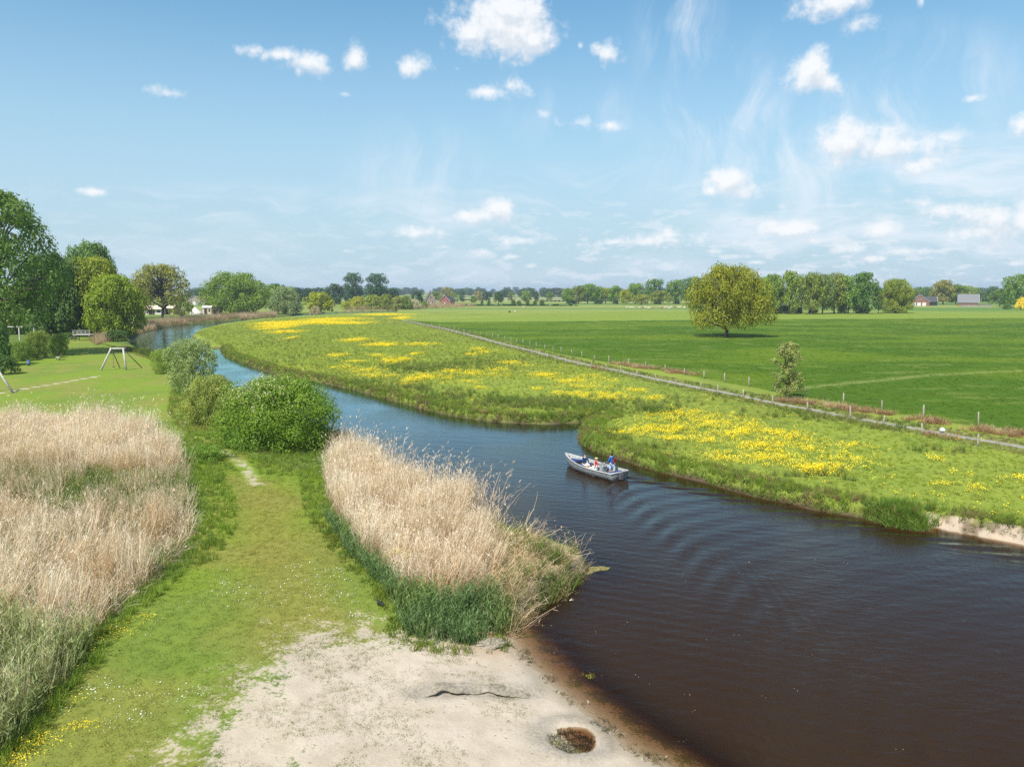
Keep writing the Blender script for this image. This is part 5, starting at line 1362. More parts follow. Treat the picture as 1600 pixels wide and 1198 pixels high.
fence([(1720, 735), (1660, 722), (1572, 706), (1484, 689), (1399, 672), (1330, 653.5), (1269, 645), (1210, 634), (1162, 625), (1117, 615), (1079, 605), (1042, 601), (956, 583), (874, 566), (800, 547), (735, 529), (690, 518), (645, 507)], 4.9,
      'wire fence with grey wooden posts on the meadow side of the lane')
fence([(1720, 697), (1660, 686), (1572, 672), (1490, 657), (1423, 650), (1361, 637), (1305, 628), (1177, 605), (1047, 581.5), (990, 572), (943, 565), (903, 557), (851, 546), (799, 534), (743, 523), (696, 515), (660, 508.5), (640, 504.5)], 5.4,
      'wire fence with grey wooden posts on the dark field side of the lane')
fence([(640, 501), (700, 498), (760, 495.5), (820, 492), (900, 488.5), (980, 485.5)], 11, 'far wire fence at the upper edge of the bright grass strip')
# white drum-shaped marker
x, y = at(1472, 679); root = empty('marker', (x, y, gz1(x, y)))
M_WHITE = mat_plain('white_plastic', (.60, .64, .67), .45, .4, 0, .06); M_GREYP = mat_plain('grey_base', (.22, .22, .22), .8)
bm = bmesh.new(); bm_tube(bm, [(0, 0, -.1), (0, 0, .28)], [.16, .15], 14); bm_obj('base', bm, M_GREYP, root, True)
bm = bmesh.new(); bm_tube(bm, [(0, 0, .28), (0, 0, .34), (0, 0, .46), (0, 0, .56), (0, 0, .60)], [.22, .245, .23, .15, .03], 18); bm_obj('cap', bm, M_WHITE, root, True)
tag(root, 'small white domed marker beside the lane near a fence post', 'marker')

# ------------------------------------------------------------------ playground and bank furniture
M_LOG = mat_plain('silver_log', (.47, .44, .40), .85, .2, 0, .22, 7, (1, 1, .15))
M_DKWOOD = mat_plain('dark_wood', (.16, .135, .11), .9, .15, 0, .3, 7)
M_ROPE = mat_plain('rope', (.13, .12, .10), .9); M_RUB = mat_plain('black_rubber', (.02, .02, .02), .6)
M_STEEL = mat_plain('galvanised_steel', (.45, .46, .47), .45, .5, .7, .1)
x, y = at(182, 577.5); z = gz1(x, y); root = empty('cable_swing_frame', (x, y, z)); s_ = y / F_PX
bm = bmesh.new(); bm_tube(bm, [(-2.15, -.9, -.2), (-.62, 0, 3.55)], [.16, .13], 10); bm_obj('log_leg', bm, M_LOG, root, True)
bm = bmesh.new(); bm_tube(bm, [(1.95, -.7, -.2), (1.28, 0, 3.55)], [.16, .13], 10); bm_obj('log_leg', bm, M_LOG, root, True)
bm = bmesh.new(); bm_tube(bm, [(-.9, .12, 3.42), (1.55, .12, 3.42)], [.13, .13], 10); bm_obj('crossbeam', bm, M_LOG, root, True)
for sx, ex in ((-.62, -.9), (1.3, 2.9)):
    bm = bmesh.new(); bm_tube(bm, [(sx, .1, 3.3), (ex, 3.0, -.2)], [.07, .075], 8); bm_obj('strut', bm, M_DKWOOD, root, True)
bm = bmesh.new(); bm_tube(bm, [(-.45, 0, 3.35), (-.47, .1, .5)], .03, 5); rp = bm_obj('rope', bm, M_ROPE, root)
bm = bmesh.new(); bm_tube(bm, [(-.47, .1, .40), (-.47, .1, .44), (-.47, .1, .50)], [.17, .19, .15], 14); bm_obj('seat', bm, M_RUB, rp, True)
tag(root, 'wooden A-frame of silvery logs with a hanging rope on the lawn', 'swing')
x, y = at(22, 614); z = gz1(x, y); root = empty('leaning_log_post', (x, y, z))
bm = bmesh.new(); bm_tube(bm, [(0, 0, -.2), (-2.9, .5, 4.2)], [.15, .12], 10); bm_obj('log_leg', bm, M_LOG, root, True)
bm = bmesh.new(); bm_tube(bm, [(-4.9, -.4, -.2), (-3.3, .5, 4.2)], [.15, .12], 10); bm_obj('log_leg', bm, M_LOG, root, True)
bm = bmesh.new(); bm_tube(bm, [(-3.8, .5, 4.05), (-2.4, .5, 4.05)], [.12, .12], 10); bm_obj('crossbeam', bm, M_LOG, root, True)
tag(root, 'leaning log post of a cable frame at the left edge of the lawn', 'post')
# timber frame like a pergola under the trees
x, y = at(31, 532); z = gz1(x, y); root = empty('timber_frame', (x, y, z))
for px_, py_ in ((0, 0), (2.2, 2.6), (-3.6, .2)):
    bm = bmesh.new(); bm_box(bm, (px_, py_, 1.6), (.28, .28, 3.6)); bm_obj('post', bm, M_LOG, root, bevel=.02)
bm = bmesh.new(); bm_box(bm, (-1.6, .1, 3.52), (5.0, .30, .24)); bm_obj('beam', bm, M_LOG, root, bevel=.02)
bm = bmesh.new(); bm_box(bm, (1.1, 1.3, 3.78), (4.6, .24, .22), Euler((0, 0, .86)).to_matrix()); bm_obj('beam', bm, M_LOG, root, bevel=.02)
tag(root, 'grey timber frame of posts and beams before the dark trees', 'pergola')
# wooden lookout platform with rails
x, y = at(132, 532); z = gz1(x, y); root = empty('wooden_platform', (x, y, z)); 
bm = bmesh.new(); bm_box(bm, (0, 0, 1.55), (4.4, 2.6, .16)); bm_obj('deck', bm, M_LOG, root)
for k in range(2):
    for l in range(2):
        bm = bmesh.new(); bm_box(bm, (-1.9 + 3.8 * k, -1.1 + 2.2 * l, .7), (.18, .18, 1.7)); bm_obj('leg', bm, M_DKWOOD, root)
for k in range(5):
    bm = bmesh.new(); bm_box(bm, (-2.1 + 1.05 * k, -1.24, 2.16), (.10, .10, 1.06)); bm_obj('rail_post', bm, M_LOG, root)
for zz in (2.15, 2.66):
    bm = bmesh.new(); bm_box(bm, (0, -1.31, zz), (4.4, .05, .10)); bm_obj('rail', bm, M_LOG, root)
for k in range(6):
    bm = bmesh.new(); bm_box(bm, (-2.5 - .3 * k, 0, 1.40 - .24 * k), (.30, 1.2, .06)); bm_obj('step', bm, M_DKWOOD, root)
tag(root, 'small dark wooden platform with a railing under the bright oak', 'platform')
# bench, tilted slats seen from the side
x, y = at(91, 562); z = gz1(x, y); root = empty('wooden_bench', (x, y, z), R(-62))
for k in range(4):
    bm = bmesh.new(); bm_box(bm, (0, .30 + .05 * k, .52 + .17 * k), (1.9, .03, .14), Euler((-.28, 0, 0)).to_matrix()); bm_obj('back_slat', bm, M_LOG, root, bevel=.005)
for k in range(4):
    bm = bmesh.new(); bm_box(bm, (0, -.28 + .15 * k, .46), (1.9, .13, .04)); bm_obj('seat_slat', bm, M_LOG, root, bevel=.005)
for sx in (-.75, .75):
    for yy in (-.25, .25):
        bm = bmesh.new(); bm_box(bm, (sx, yy, .2), (.08, .08, .48)); bm_obj('leg', bm, M_DKWOOD, root)
    bm = bmesh.new(); bm_tube(bm, [(sx, .28, .4), (sx, .52, 1.14)], .035, 6); bm_obj('back_post', bm, M_DKWOOD, root)
tag(root, 'weathered slatted wooden bench on the lawn by the bushes', 'bench')
# blue bin
x, y = at(45, 571); z = gz1(x, y); root = empty('blue_bin', (x, y, z))
M_BLUEP = mat_plain('blue_plastic', (.09, .15, .24), .5)
bm = bmesh.new(); bm_tube(bm, [(0, 0, -.02), (0, 0, .8)], [.27, .32], 16); bm_obj('body', bm, M_BLUEP, root, True)
bm = bmesh.new(); bm_tube(bm, [(0, 0, .8), (0, 0, .84), (0, 0, .93)], [.35, .35, .18], 16); bm_obj('lid', bm, M_BLUEP, root, True)
tag(root, 'small blue-grey bin in the shade at the left lawn edge', 'bin')
# jetty
x, y = at(224, 548.5, .4); root = empty('jetty', (x, y, .0), R(8))
for k in range(14):
    bm = bmesh.new(); bm_box(bm, (-2.6 + .40 * k, 0, .46), (.36, 1.6, .06)); bm_obj('plank', bm, M_LOG, root)
for yy in (-.7, .7):
    bm = bmesh.new(); bm_box(bm, (0, yy, .36), (5.6, .12, .14)); bm_obj('bearer', bm, M_DKWOOD, root)
for k in range(4):
    for yy in (-.86, .86):
        bm = bmesh.new(); bm_tube(bm, [(-2.4 + 1.6 * k, yy, -1.2), (-2.4 + 1.6 * k, yy, 1.25 if yy > 0 else .5)], .10, 8); bm_obj('pile', bm, M_DKWOOD, root, True)
tag(root, 'low wooden jetty with piles at the river bank beyond the log frame', 'jetty')

# ------------------------------------------------------------------ tents on the far bank
M_CANVAS = mat_plain('white_canvas', (.58, .54, .48), .85, .1, 0, .06, 2); M_BEIGE = mat_plain('beige_canvas', (.60, .50, .37), .85, .1, 0, .08, 2)
M_TAN = mat_plain('tan_boards', (.44, .31, .19), .85, .1, 0, .15, 3, (4, 4, .4)); M_DARKIN = mat_plain('dark_opening', (.03, .028, .025), .9)  # last one: shade inside the tent openings, put into a near-black colour
def lodge(px, D, w, dpt, hw, hr, rz, wallm, roofm, label, over=.5):
    x, y = place(px, D); root = empty('safari_tent', (x, y, gz1(x, y)), rz)
    bm = bmesh.new(); bm_box(bm, (0, 0, hw / 2), (w, dpt, hw)); bm_obj('wall', bm, wallm, root)
    V = [(-w / 2 - over, -dpt / 2 - over * 2, hw), (w / 2 + over, -dpt / 2 - over * 2, hw), (w / 2 + over, dpt / 2 + over, hw), (-w / 2 - over, dpt / 2 + over, hw), (-w / 2 - over, 0, hw + hr), (w / 2 + over, 0, hw + hr)]
    V += [(a, b, c + .08) for a, b, c in V]
    F = [(6, 7, 11, 10), (8, 9, 10, 11), (0, 4, 5, 1), (2, 5, 4, 3), (0, 1, 7, 6), (2, 3, 9, 8), (0, 6, 10, 4), (3, 4, 10, 9), (1, 5, 11, 7), (2, 8, 11, 5)]
    obj('roof', mesh_from('roof', V, F, roofm), root)
    bm = bmesh.new(); bm_box(bm, (-w * .1, -dpt / 2 - .01, hw * .43), (w * .34, .06, hw * .84)); bm_obj('doorway_shade', bm, M_DARKIN, root)  # open doorway: a panel with the interior's shade as its colour
    bm = bmesh.new(); bm_box(bm, (w * .3, -dpt / 2 - .01, hw * .58), (w * .2, .06, hw * .4)); bm_obj('window', bm, M_DARKIN, root)
    for sx in (-w / 2 - over * .7, 0, w / 2 + over * .7):
        bm = bmesh.new(); bm_tube(bm, [(sx, -dpt / 2 - over * 1.7, 0), (sx, -dpt / 2 - over * 1.7, hw)], .07, 6); bm_obj('pole', bm, M_TAN, root)
    return tag(root, label, 'tent')
lodge(243, 412, 9.0, 6, 2.9, 1.9, R(6), M_CANVAS, M_BEIGE, 'white lodge tent with beige roof, leftmost under the olive tree')
lodge(267, 418, 7.2, 6, 3.2, 1.8, R(-12), M_TAN, M_BEIGE, 'wooden lodge tent with pale roof right under the olive tree')
lodge(325, 414, 4.8, 4, 3.6, .9, R(4), M_BEIGE, M_CANVAS, 'pale beige tent between the pointed white and the tan one', .2)
lodge(339, 420, 4.4, 4, 3.9, .9, R(-5), M_TAN, M_BEIGE, 'tan tent at the foot of the dome-shaped oak', .2)
x, y = place(306, 410); root = empty('bell_tent', (x, y, gz1(x, y)))
V = [(3.4 * math.cos(k * 6.283 / 12), 2.8 * math.sin(k * 6.283 / 12), .9) for k in range(12)] + [(3.5 * math.cos(k * 6.283 / 12), 2.9 * math.sin(k * 6.283 / 12), 0) for k in range(12)] + [(-.3, 0, 4.3)]
obj('canvas', mesh_from('canvas', V, [(k, (k + 1) % 12, 24) for k in range(12)] + [(12 + k, 12 + (k + 1) % 12, (k + 1) % 12, k) for k in range(12)], M_CANVAS), root)
obj('doorway_shade', mesh_from('doorway_shade', [(.2, -2.92, .05), (1.2, -2.72, .05), (.25, -1.2, 2.7)], [(0, 1, 2)], M_DARKIN), root)  # open entrance, its inner shade painted as a near-black sheet
tag(root, 'pointed white bell tent on the far bank', 'tent')

# ------------------------------------------------------------------ farmhouses
M_BRICK = mat_plain('red_brick', (.24, .12, .085), .9, .1, 0, .2, 3); M_TILE = mat_plain('dark_tiles', (.07, .068, .07), .75, .2, 0, .2, 3); M_REDTILE = mat_plain('red_tiles', (.22, .12, .10), .8, .2, 0, .2, 3)
M_WPAINT = mat_plain('white_paint', (.58, .57, .55), .6); M_GLASS = mat_plain('window_glass', (.05, .06, .07), .1, .6); M_BRED = mat_plain('red_boards', (.30, .075, .07), .8, .1, 0, .12, 3); M_SLATE = mat_plain('grey_roof', (.17, .175, .18), .8, .2, 0, .15, 2)
M_BBOARD = mat_plain('black_boards', (.025, .027, .03), .8)
def house(name, px, D, w, l, hw, hr, rz, wallm, roofm, wins, label, door=None, chimney=True, gable=None, cat='house'):
    """gable end faces the camera at rz = 0; wins: (x, z, w, h) on the gable wall"""
    x, y = place(px, D); root = empty(name, (x, y, gz1(x, y)), rz)
    V = [(-w / 2, 0, 0), (w / 2, 0, 0), (w / 2, 0, hw), (0, 0, hw + hr), (-w / 2, 0, hw)]; V += [(a, l, c) for a, _, c in V]
    F = [(0, 1, 2, 3, 4), (9, 8, 7, 6, 5), (1, 6, 7, 2), (5, 0, 4, 9), (0, 5, 6, 1)]
    obj('wall', mesh_from('wall', V, F, wallm), root)
    o_ = .45; k_ = hr / (w / 2)
    for sx in (-1, 1):
        e = (w / 2 + o_) * sx
        Vr = [(0, -o_, hw + hr + .03), (e, -o_, hw - o_ * k_ + .03), (e, l + o_, hw - o_ * k_ + .03), (0, l + o_, hw + hr + .03)]
        Vr += [(a, b, c + .22) for a, b, c in Vr]
        obj('roof', mesh_from('roof', Vr, [(0, 1, 2, 3), (7, 6, 5, 4), (0, 4, 5, 1), (1, 5, 6, 2), (2, 6, 7, 3), (3, 7, 4, 0)], roofm), root)
        bm = bmesh.new(); bm_tube(bm, [(0, -o_ - .05, hw + hr + .1), (e, -o_ - .05, hw - o_ * k_ + .1)], .14, 4); bm_obj('verge_board', bm, M_WPAINT, root)
    for (a, b, ww, wh) in wins:
        bm = bmesh.new(); bm_box(bm, (a, -.02, b), (ww + .25, .10, wh + .25)); f = bm_obj('window', bm, M_WPAINT, root)
        bm = bmesh.new(); bm_box(bm, (a, -.06, b), (ww, .08, wh)); bm_obj('pane', bm, M_GLASS, f)
    if door:
        for (a, ww, wh) in door:
            bm = bmesh.new(); bm_box(bm, (a, -.03, wh / 2), (ww, .10, wh)); bm_obj('door', bm, M_WPAINT, root)
    if chimney:
        bm = bmesh.new(); bm_box(bm, (.4, l * .7, hw + hr + .4), (.9, .9, 1.8)); bm_obj('chimney', bm, M_BRICK, root)
    return tag(root, label, cat)
house('brick_barn', 1437, 640, 14, 13, 3.3, 6.0, R(-22), M_BRICK, M_TILE, [(-2.3, 5.4, 1.4, 1.1), (1.5, 5.4, 1.4, 1.1)], 'brick barn with dark roof and white doors right of the round oak', [(-4.4, 2.8, 2.8), (-.6, 2.8, 2.8), (3.2, 2.8, 2.8)], cat='barn')
house('black_shed', 1462, 660, 14, 16, 3.2, 4.2, R(70), M_BBOARD, M_TILE, [], 'low black shed right of the brick barn', None, False, cat='shed')
house('farmhouse', 1528, 650, 12, 15, 2.8, 6.6, R(62), M_BRICK, M_SLATE, [(-3, 2, 1.4, 1.3), (3, 2, 1.4, 1.3)], 'farmhouse with a large grey roof at the right', [(0, 1.6, 2.4)])
x, y = place(1525, 600); root = empty('garden_wall', (x, y, gz1(x, y)))
bm = bmesh.new(); bm_box(bm, (0, 0, .8), (24, .5, 1.7)); bm_obj('masonry', bm, mat_plain('rubble', (.30, .28, .24), .95, .1, 0, .3, 2), root)
bm = bmesh.new(); bm_box(bm, (0, 0, 1.72), (24.3, .7, .14)); bm_obj('coping', bm, M_SLATE, root)
tag(root, 'low grey wall in front of the grey-roofed farmhouse', 'wall')
house('house', 673, 700, 9, 12, 4.2, 7.5, R(10), mat_plain('brown_brick', (.28, .21, .16), .9), M_TILE, [(-1.8, 2.2, 1.4, 1.5), (1.8, 2.2, 1.4, 1.5), (0, 6.6, 1.6, 1.6)], 'gabled brown house with a steep dark roof left of the red house', [(0, 1.1, 2.3)])
house('house', 695, 690, 10, 11, 3.6, 4.6, R(-18), M_BRED, M_TILE, [(-2.4, 1.9, 1.5, 1.4), (2.4, 1.9, 1.5, 1.4), (0, 4.6, 1.3, 1.2)], 'small red house with a dark roof in the far pasture', [(0, 1.2, 2.3)])
house('farm_shed', 304, 690, 20, 14, 3.6, 4.2, R(-8), mat_plain('pale_wall', (.30, .245, .21), .9), M_REDTILE, [(-5, 2, 2, 1.4), (5, 2, 2, 1.4)], 'long low farm building with a reddish roof behind the bell tent', [(0, 3, 3)], False, cat='barn')

# ------------------------------------------------------------------ bodies grown on a skeleton
def skin_mesh(name, joints, edges, sub=1, mat=None):
    """joints: (x, y, z, rx[, ry]); first joint is the root"""
    me = bpy.data.meshes.new(name); me.from_pydata([j[:3] for j in joints], edges, [])
    o = bpy.data.objects.new(name + '_tmp', me); C.objects.link(o)
    o.modifiers.new('skin', 'SKIN').use_smooth_shade = True
    ss = o.modifiers.new('sub', 'SUBSURF'); ss.levels = sub; ss.render_levels = sub
    for i, j in enumerate(joints):
        sv = me.skin_vertices[0].data[i]; sv.radius = (j[3], j[4] if len(j) > 4 else j[3]); sv.use_root = (i == 0)
    dg = bpy.context.evaluated_depsgraph_get()
    out = bpy.data.meshes.new_from_object(o.evaluated_get(dg)); out.name = name
    C.objects.unlink(o); bpy.data.objects.remove(o); bpy.data.meshes.remove(me)
    out.materials.clear()
    if mat: out.materials.append(mat)
    out.shade_smooth()
    return out

M_SKIN = mat_plain('skin', (.56, .34, .25), .55, .3, 0, .04); M_HAIRD = mat_plain('dark_hair', (.035, .025, .018), .7); M_STRAW = mat_plain('straw', (.58, .43, .22), .8); M_BLOND = mat_plain('blond_hair', (.45, .30, .13), .7)
M_NAVY = mat_plain('navy_cloth', (.022, .05, .11), .85, .1, 0, .15, 8); M_BLUE = mat_plain('blue_cloth', (.03, .12, .34), .8, .1, 0, .12, 8); M_RED = mat_plain('red_cloth', (.56, .02, .03), .8, .1, 0, .1, 8); M_LTBLUE = mat_plain('light_blue_cloth', (.42, .55, .68), .85, .1, 0, .08, 8)
M_WCLOTH = mat_plain('white_cloth', (.70, .67, .62), .85, .1, 0, .05, 8); M_EYE = mat_plain('eye', (.02, .02, .02), .3)

def person(name, loc, rz, label, pose, h, cloth):
    """pose: joint table in metres for a 1.75 m adult, z up, facing +x; h scales it"""
    root = empty(name, loc, rz, (h, h, h))
    J, E = pose['joints'], pose['edges']
    names = list(J)
    js = [J[n] for n in names]; es = [(names.index(a), names.index(b)) for a, b in E]
    body = skin_mesh('body', js, es, 2, M_SKIN)
    bm = bmesh.new(); bm.from_mesh(body)
    hd = Vector(J['head'][:3]); f = Vector(pose.get('look', (1, 0, 0))).normalized(); s_ = Vector((0, 0, 1)).cross(f).normalized(); u = f.cross(s_)
    bm_ball(bm, hd + f * .100 + u * -.015, .018, (1, .8, 1.3), 6, 5)                 # nose
    for sg in (-1, 1):
        bm_ball(bm, hd + s_ * sg * .082 - u * .01, .026, (.7, .45, 1.1), 6, 5)        # ears
    bm_ball(bm, hd + f * .086 - u * .062, .02, (.5, 1.5, .45), 6, 5)                  # lips
    for side in ('l', 'r'):                                                           # thumb and four curled fingers
        wv_, hv = Vector(J['wrist_' + side][:3]), Vector(J['hand_' + side][:3]); d = (hv - wv_).normalized()
        a_ = d.orthogonal().normalized(); 
        for k, L in enumerate((.062, .074, .070, .055)):
            o_ = hv + a_ * (-.026 + .0175 * k); dn = d.cross(a_)
            bm_tube(bm, [o_ - d * .01, o_ + d * L * .5 + dn * .006, o_ + d * L * .85 + dn * .028, o_ + d * L + dn * .045], [.0095, .009, .008, .006], 6)
        o_ = wv_.lerp(hv, .45); bm_tube(bm, [o_ - a_ * .02, o_ - a_ * .05 + d * .03, o_ - a_ * .055 + d * .06], [.012, .011, .008], 6)
    me = bpy.data.meshes.new('body'); bm.to_mesh(me); bm.free(); me.shade_smooth(); me.materials.append(M_SKIN)
    bo = obj('body', me, root)
    for sg in (-1, 1):
        bm = bmesh.new(); bm_ball(bm, hd + f * .084 + s_ * sg * .034 + u * .012, .012, (1, 1, .7), 6, 5); bm_obj('eye', bm, M_EYE, root, True)
    for (cn, verts, edges, mat) in cloth:
        nn = [v[0] for v in verts]
        js = [tuple(J[v[0]][:3]) + tuple(v[1:]) for v in verts]
        obj(cn, skin_mesh(cn, js, [(nn.index(a), nn.index(b)) for a, b in edges], 2, mat), root)
    return root, hd, f, s_, u

def hair_cap(root, hd, f, u, mat, back=.03, r=.118, name='hair', low=-.02):
    bm = bmesh.new(); bm_ball(bm, hd + u * .018 - f * back * .5, r, (1.0, .9, 1.06), 14, 10)
    for v in [v for v in bm.verts if (v.co - hd).dot(f) > .035 and (v.co - hd).dot(u) < .055 or (v.co - hd).dot(u) < low - .07]: bm.verts.remove(v)
    return bm_obj(name, bm, mat, root, True)

STAND = {'joints': {'pelvis': (0, 0, .95, .125, .155), 'belly': (.01, 0, 1.12, .11, .14), 'chest': (0, 0, 1.32, .12, .165), 'neckb': (0, 0, 1.46, .07, .08), 'neck': (.01, 0, 1.53, .052, .055), 'head': (.025, 0, 1.65, .098, .085), 'crown': (.015, 0, 1.735, .06, .055),
                    'sh_l': (0, .17, 1.42, .062), 'el_l': (.06, .24, 1.16, .042), 'wrist_l': (.24, .20, 1.02, .028), 'hand_l': (.31, .18, 1.02, .03, .014),
                    'sh_r': (0, -.17, 1.42, .062), 'el_r': (-.02, -.24, 1.15, .042), 'wrist_r': (.08, -.25, .92, .028), 'hand_r': (.11, -.245, .85, .03, .014),
                    'hip_l': (0, .09, .88, .088), 'knee_l': (.03, .11, .50, .058), 'ank_l': (0, .11, .09, .04), 'toe_l': (.16, .13, .03, .035, .028),
                    'hip_r': (0, -.09, .88, .088), 'knee_r': (.03, -.11, .50, .058), 'ank_r': (-.02, -.11, .09, .04), 'toe_r': (.14, -.13, .03, .035, .028)},
         'edges': [('pelvis', 'belly'), ('belly', 'chest'), ('chest', 'neckb'), ('neckb', 'neck'), ('neck', 'head'), ('head', 'crown'), ('neckb', 'sh_l'), ('sh_l', 'el_l'), ('el_l', 'wrist_l'), ('wrist_l', 'hand_l'), ('neckb', 'sh_r'), ('sh_r', 'el_r'), ('el_r', 'wrist_r'), ('wrist_r', 'hand_r'),
                   ('pelvis', 'hip_l'), ('hip_l', 'knee_l'), ('knee_l', 'ank_l'), ('ank_l', 'toe_l'), ('pelvis', 'hip_r'), ('hip_r', 'knee_r'), ('knee_r', 'ank_r'), ('ank_r', 'toe_r')]}
SIT = {'joints': dict(STAND['joints']), 'edges': STAND['edges']}
dz = -.50
for k_, v_ in list(SIT['joints'].items()):
    SIT['joints'][k_] = (v_[0], v_[1], v_[2] + dz) + tuple(v_[3:])
SIT['joints'].update({'hip_l': (.04, .10, .41, .09), 'knee_l': (.46, .13, .44, .058), 'ank_l': (.44, .13, .08, .04), 'toe_l': (.60, .15, .03, .035, .028), 'hip_r': (.04, -.10, .41, .09), 'knee_r': (.46, -.13, .44, .058), 'ank_r': (.48, -.13, .08, .04), 'toe_r': (.63, -.15, .03, .035, .028),
                      'el_l': (.10, .25, .70, .042), 'wrist_l': (.30, .17, .56, .028), 'hand_l': (.37, .14, .54, .03, .014), 'el_r': (.10, -.25, .70, .042), 'wrist_r': (.30, -.17, .56, .028), 'hand_r': (.37, -.14, .54, .03, .014)})
JACKET = [('belly', .135, .165), ('pelvis', .14, .165), ('chest', .145, .19), ('neckb', .085, .10), ('sh_l', .08), ('el_l', .06), ('wrist_l', .042), ('sh_r', .08), ('el_r', .06), ('wrist_r', .042)]
JACKET_E = [('belly', 'pelvis'), ('belly', 'chest'), ('chest', 'neckb'), ('neckb', 'sh_l'), ('sh_l', 'el_l'), ('el_l', 'wrist_l'), ('neckb', 'sh_r'), ('sh_r', 'el_r'), ('el_r', 'wrist_r')]
SHIRT = [('belly', .13, .16), ('pelvis', .13, .16), ('chest', .14, .185), ('neckb', .08, .09), ('sh_l', .078), ('sh_r', .078)]
SHIRT_E = [('belly', 'pelvis'), ('belly', 'chest'), ('chest', 'neckb'), ('neckb', 'sh_l'), ('neckb', 'sh_r')]
SHORTS = [('pelvis', .142, .17), ('hip_l', .112), ('knee_l', .085), ('hip_r', .112), ('knee_r', .085)]
SHORTS_E = [('pelvis', 'hip_l'), ('hip_l', 'knee_l'), ('pelvis', 'hip_r'), ('hip_r', 'knee_r')]

# ------------------------------------------------------------------ boat
M_ALU = mat_plain('grey_hull', (.34, .36, .365), .5, .5, .35, .22, 4, (.4, 1, 2)); M_ALUL = mat_plain('light_rail', (.46, .45, .43), .5, .4, .2, .15, 5); M_DECK = mat_plain('grey_deck', (.28, .28, .27), .8, .2, 0, .12, 4)
M_CUSH = mat_plain('navy_cushion', (.035, .06, .17), .85, .1, 0, .1, 5); M_CONS = mat_plain('console_grey', (.30, .31, .32), .5)
Lb = float(np.linalg.norm(BOW - STERN)); hd_ = (BOW - STERN) / Lb
ang = math.atan2(hd_[1], hd_[0])
boat = empty('motor_boat', (STERN[0], STERN[1], 0), ang)
LB = Lb * 1.03
def section(f, inset=0.0):
    """half section from keel to gunwale at f 0 stern .. 1 bow"""
    bw = .98 * (1 - max(0, (f - .38) / .62) ** 2.3) * (1 - .10 * max(0, (.38 - f) / .38)) + .015
    sheer = .50 + .42 * max(0, (f - .25) / .75) ** 2 + .06 * (1 - f) ** 2
    keel = -.20 + .30 * max(0, (f - .72) / .28) ** 2
    rake = .35 * max(0, (f - .6) / .4)
    b2 = max(bw - inset, .01)
    pts = [(0, keel + inset), (b2 * .60, keel + .10 + inset), (b2 * .88, keel + .30 + inset * .6), (b2 * .98, keel + .3 + (sheer - keel - .3) * .5), (b2, sheer)]
    return [(f * LB + rake * (p[1] - keel) * (f > .6), p[0], p[1]) for p in pts]
NS = 19
def hull_surface(inset, flip):
    V, F = [], []
    for i in range(NS):
        f = i / (NS - 1) * (1 if inset == 0 else .985) + (0 if inset == 0 else .008)
        s = section(f, inset); full = [(a, -b, c) for a, b, c in reversed(s)] + s[1:]
        V += full
    k = 9
    for i in range(NS - 1):
        for j in range(k - 1):
            q_ = (i * k + j, i * k + j + 1, (i + 1) * k + j + 1, (i + 1) * k + j)
            F.append(q_ if flip else q_[::-1])
    F.append(tuple(range(k)) if not flip else tuple(range(k))[::-1])
    return V, F
V, F = hull_surface(0, False); obj('hull', mesh_from('hull', V, F, M_ALU, True), boat)
V, F = hull_surface(.05, True); obj('inner_hull', mesh_from('inner_hull', V, F, M_ALUL, True), boat)
for sg in (-1, 1):
    bm = bmesh.new(); bm_tube(bm, [Vector((s[4][0], s[4][1] * sg, s[4][2] + .01)) for s in [section(i / 20) for i in range(21)]], .045, 8); bm_obj('gunwale', bm, M_ALUL, boat, True)
bm = bmesh.new(); s0 = section(0); bm_tube(bm, [(0, -s0[4][1], s0[4][2] + .01), (0, s0[4][1], s0[4][2] + .01)], .045, 8); bm_obj('transom_rail', bm, M_ALUL, boat, True)
V, F = [], []
for i in range(12):
    f = .02 + .83 * i / 11; s = section(f, .05); wdt = s[2][1] * .93; zf = max(.02, s[1][2] + .02); V += [(f * LB, -wdt, zf), (f * LB, wdt, zf)]
F = [(2 * i, 2 * i + 2, 2 * i + 3, 2 * i + 1) for i in range(11)]
obj('floor', mesh_from('floor', V, F, M_DECK), boat)
def pad(name, x0, x1, y0, y1, z0, z1, mat, bev=.03):
    bm = bmesh.new(); bm_box(bm, ((x0 + x1) / 2, (y0 + y1) / 2, (z0 + z1) / 2), (x1 - x0, y1 - y0, z1 - z0)); return bm_obj(name, bm, mat, boat, bevel=bev)
st = pad('stern_deck', .05, .85, -.82, .82, .30, .36, M_DECK, .01); pad('stern_cushion', .08, .82, -.78, .78, .365, .47, M_CUSH)
pad('bench_box', 1.75, 2.35, -.84, -.28, .04, .34, M_DECK, .01); pad('bench_cushion', 1.73, 2.37, -.84, -.26, .345, .44, M_CUSH)
pad('bench_box', 1.75, 2.75, .42, .84, .04, .34, M_DECK, .01); 
pad('thwart', 3.55, 3.95, -.80, .80, .34, .40, M_ALUL, .01); pad('thwart_cushion', 3.56, 3.94, -.74, .74, .405, .48, M_CUSH)
pad('thwart', 2.75, 3.05, -.88, .88, .34, .40, M_ALUL, .01)
bm = bmesh.new(); bow_c = [(f_, section(f_, .07)[3][1]) for f_ in (.78, .84, .90, .95)]
top = [bm.verts.new((f_ * LB, w_ * sg * .95, .52)) for f_, w_ in bow_c for sg in (-1, 1)]
for i in range(3): bm.faces.new((top[2 * i], top[2 * i + 2], top[2 * i + 3], top[2 * i + 1]))
r_ = bmesh.ops.extrude_face_region(bm, geom=bm.faces[:]); bmesh.ops.translate(bm, vec=(0, 0, .09), verts=[v for v in r_['geom'] if isinstance(v, bmesh.types.BMVert)])
bm_obj('bow_cushion', bm, M_CUSH, boat)
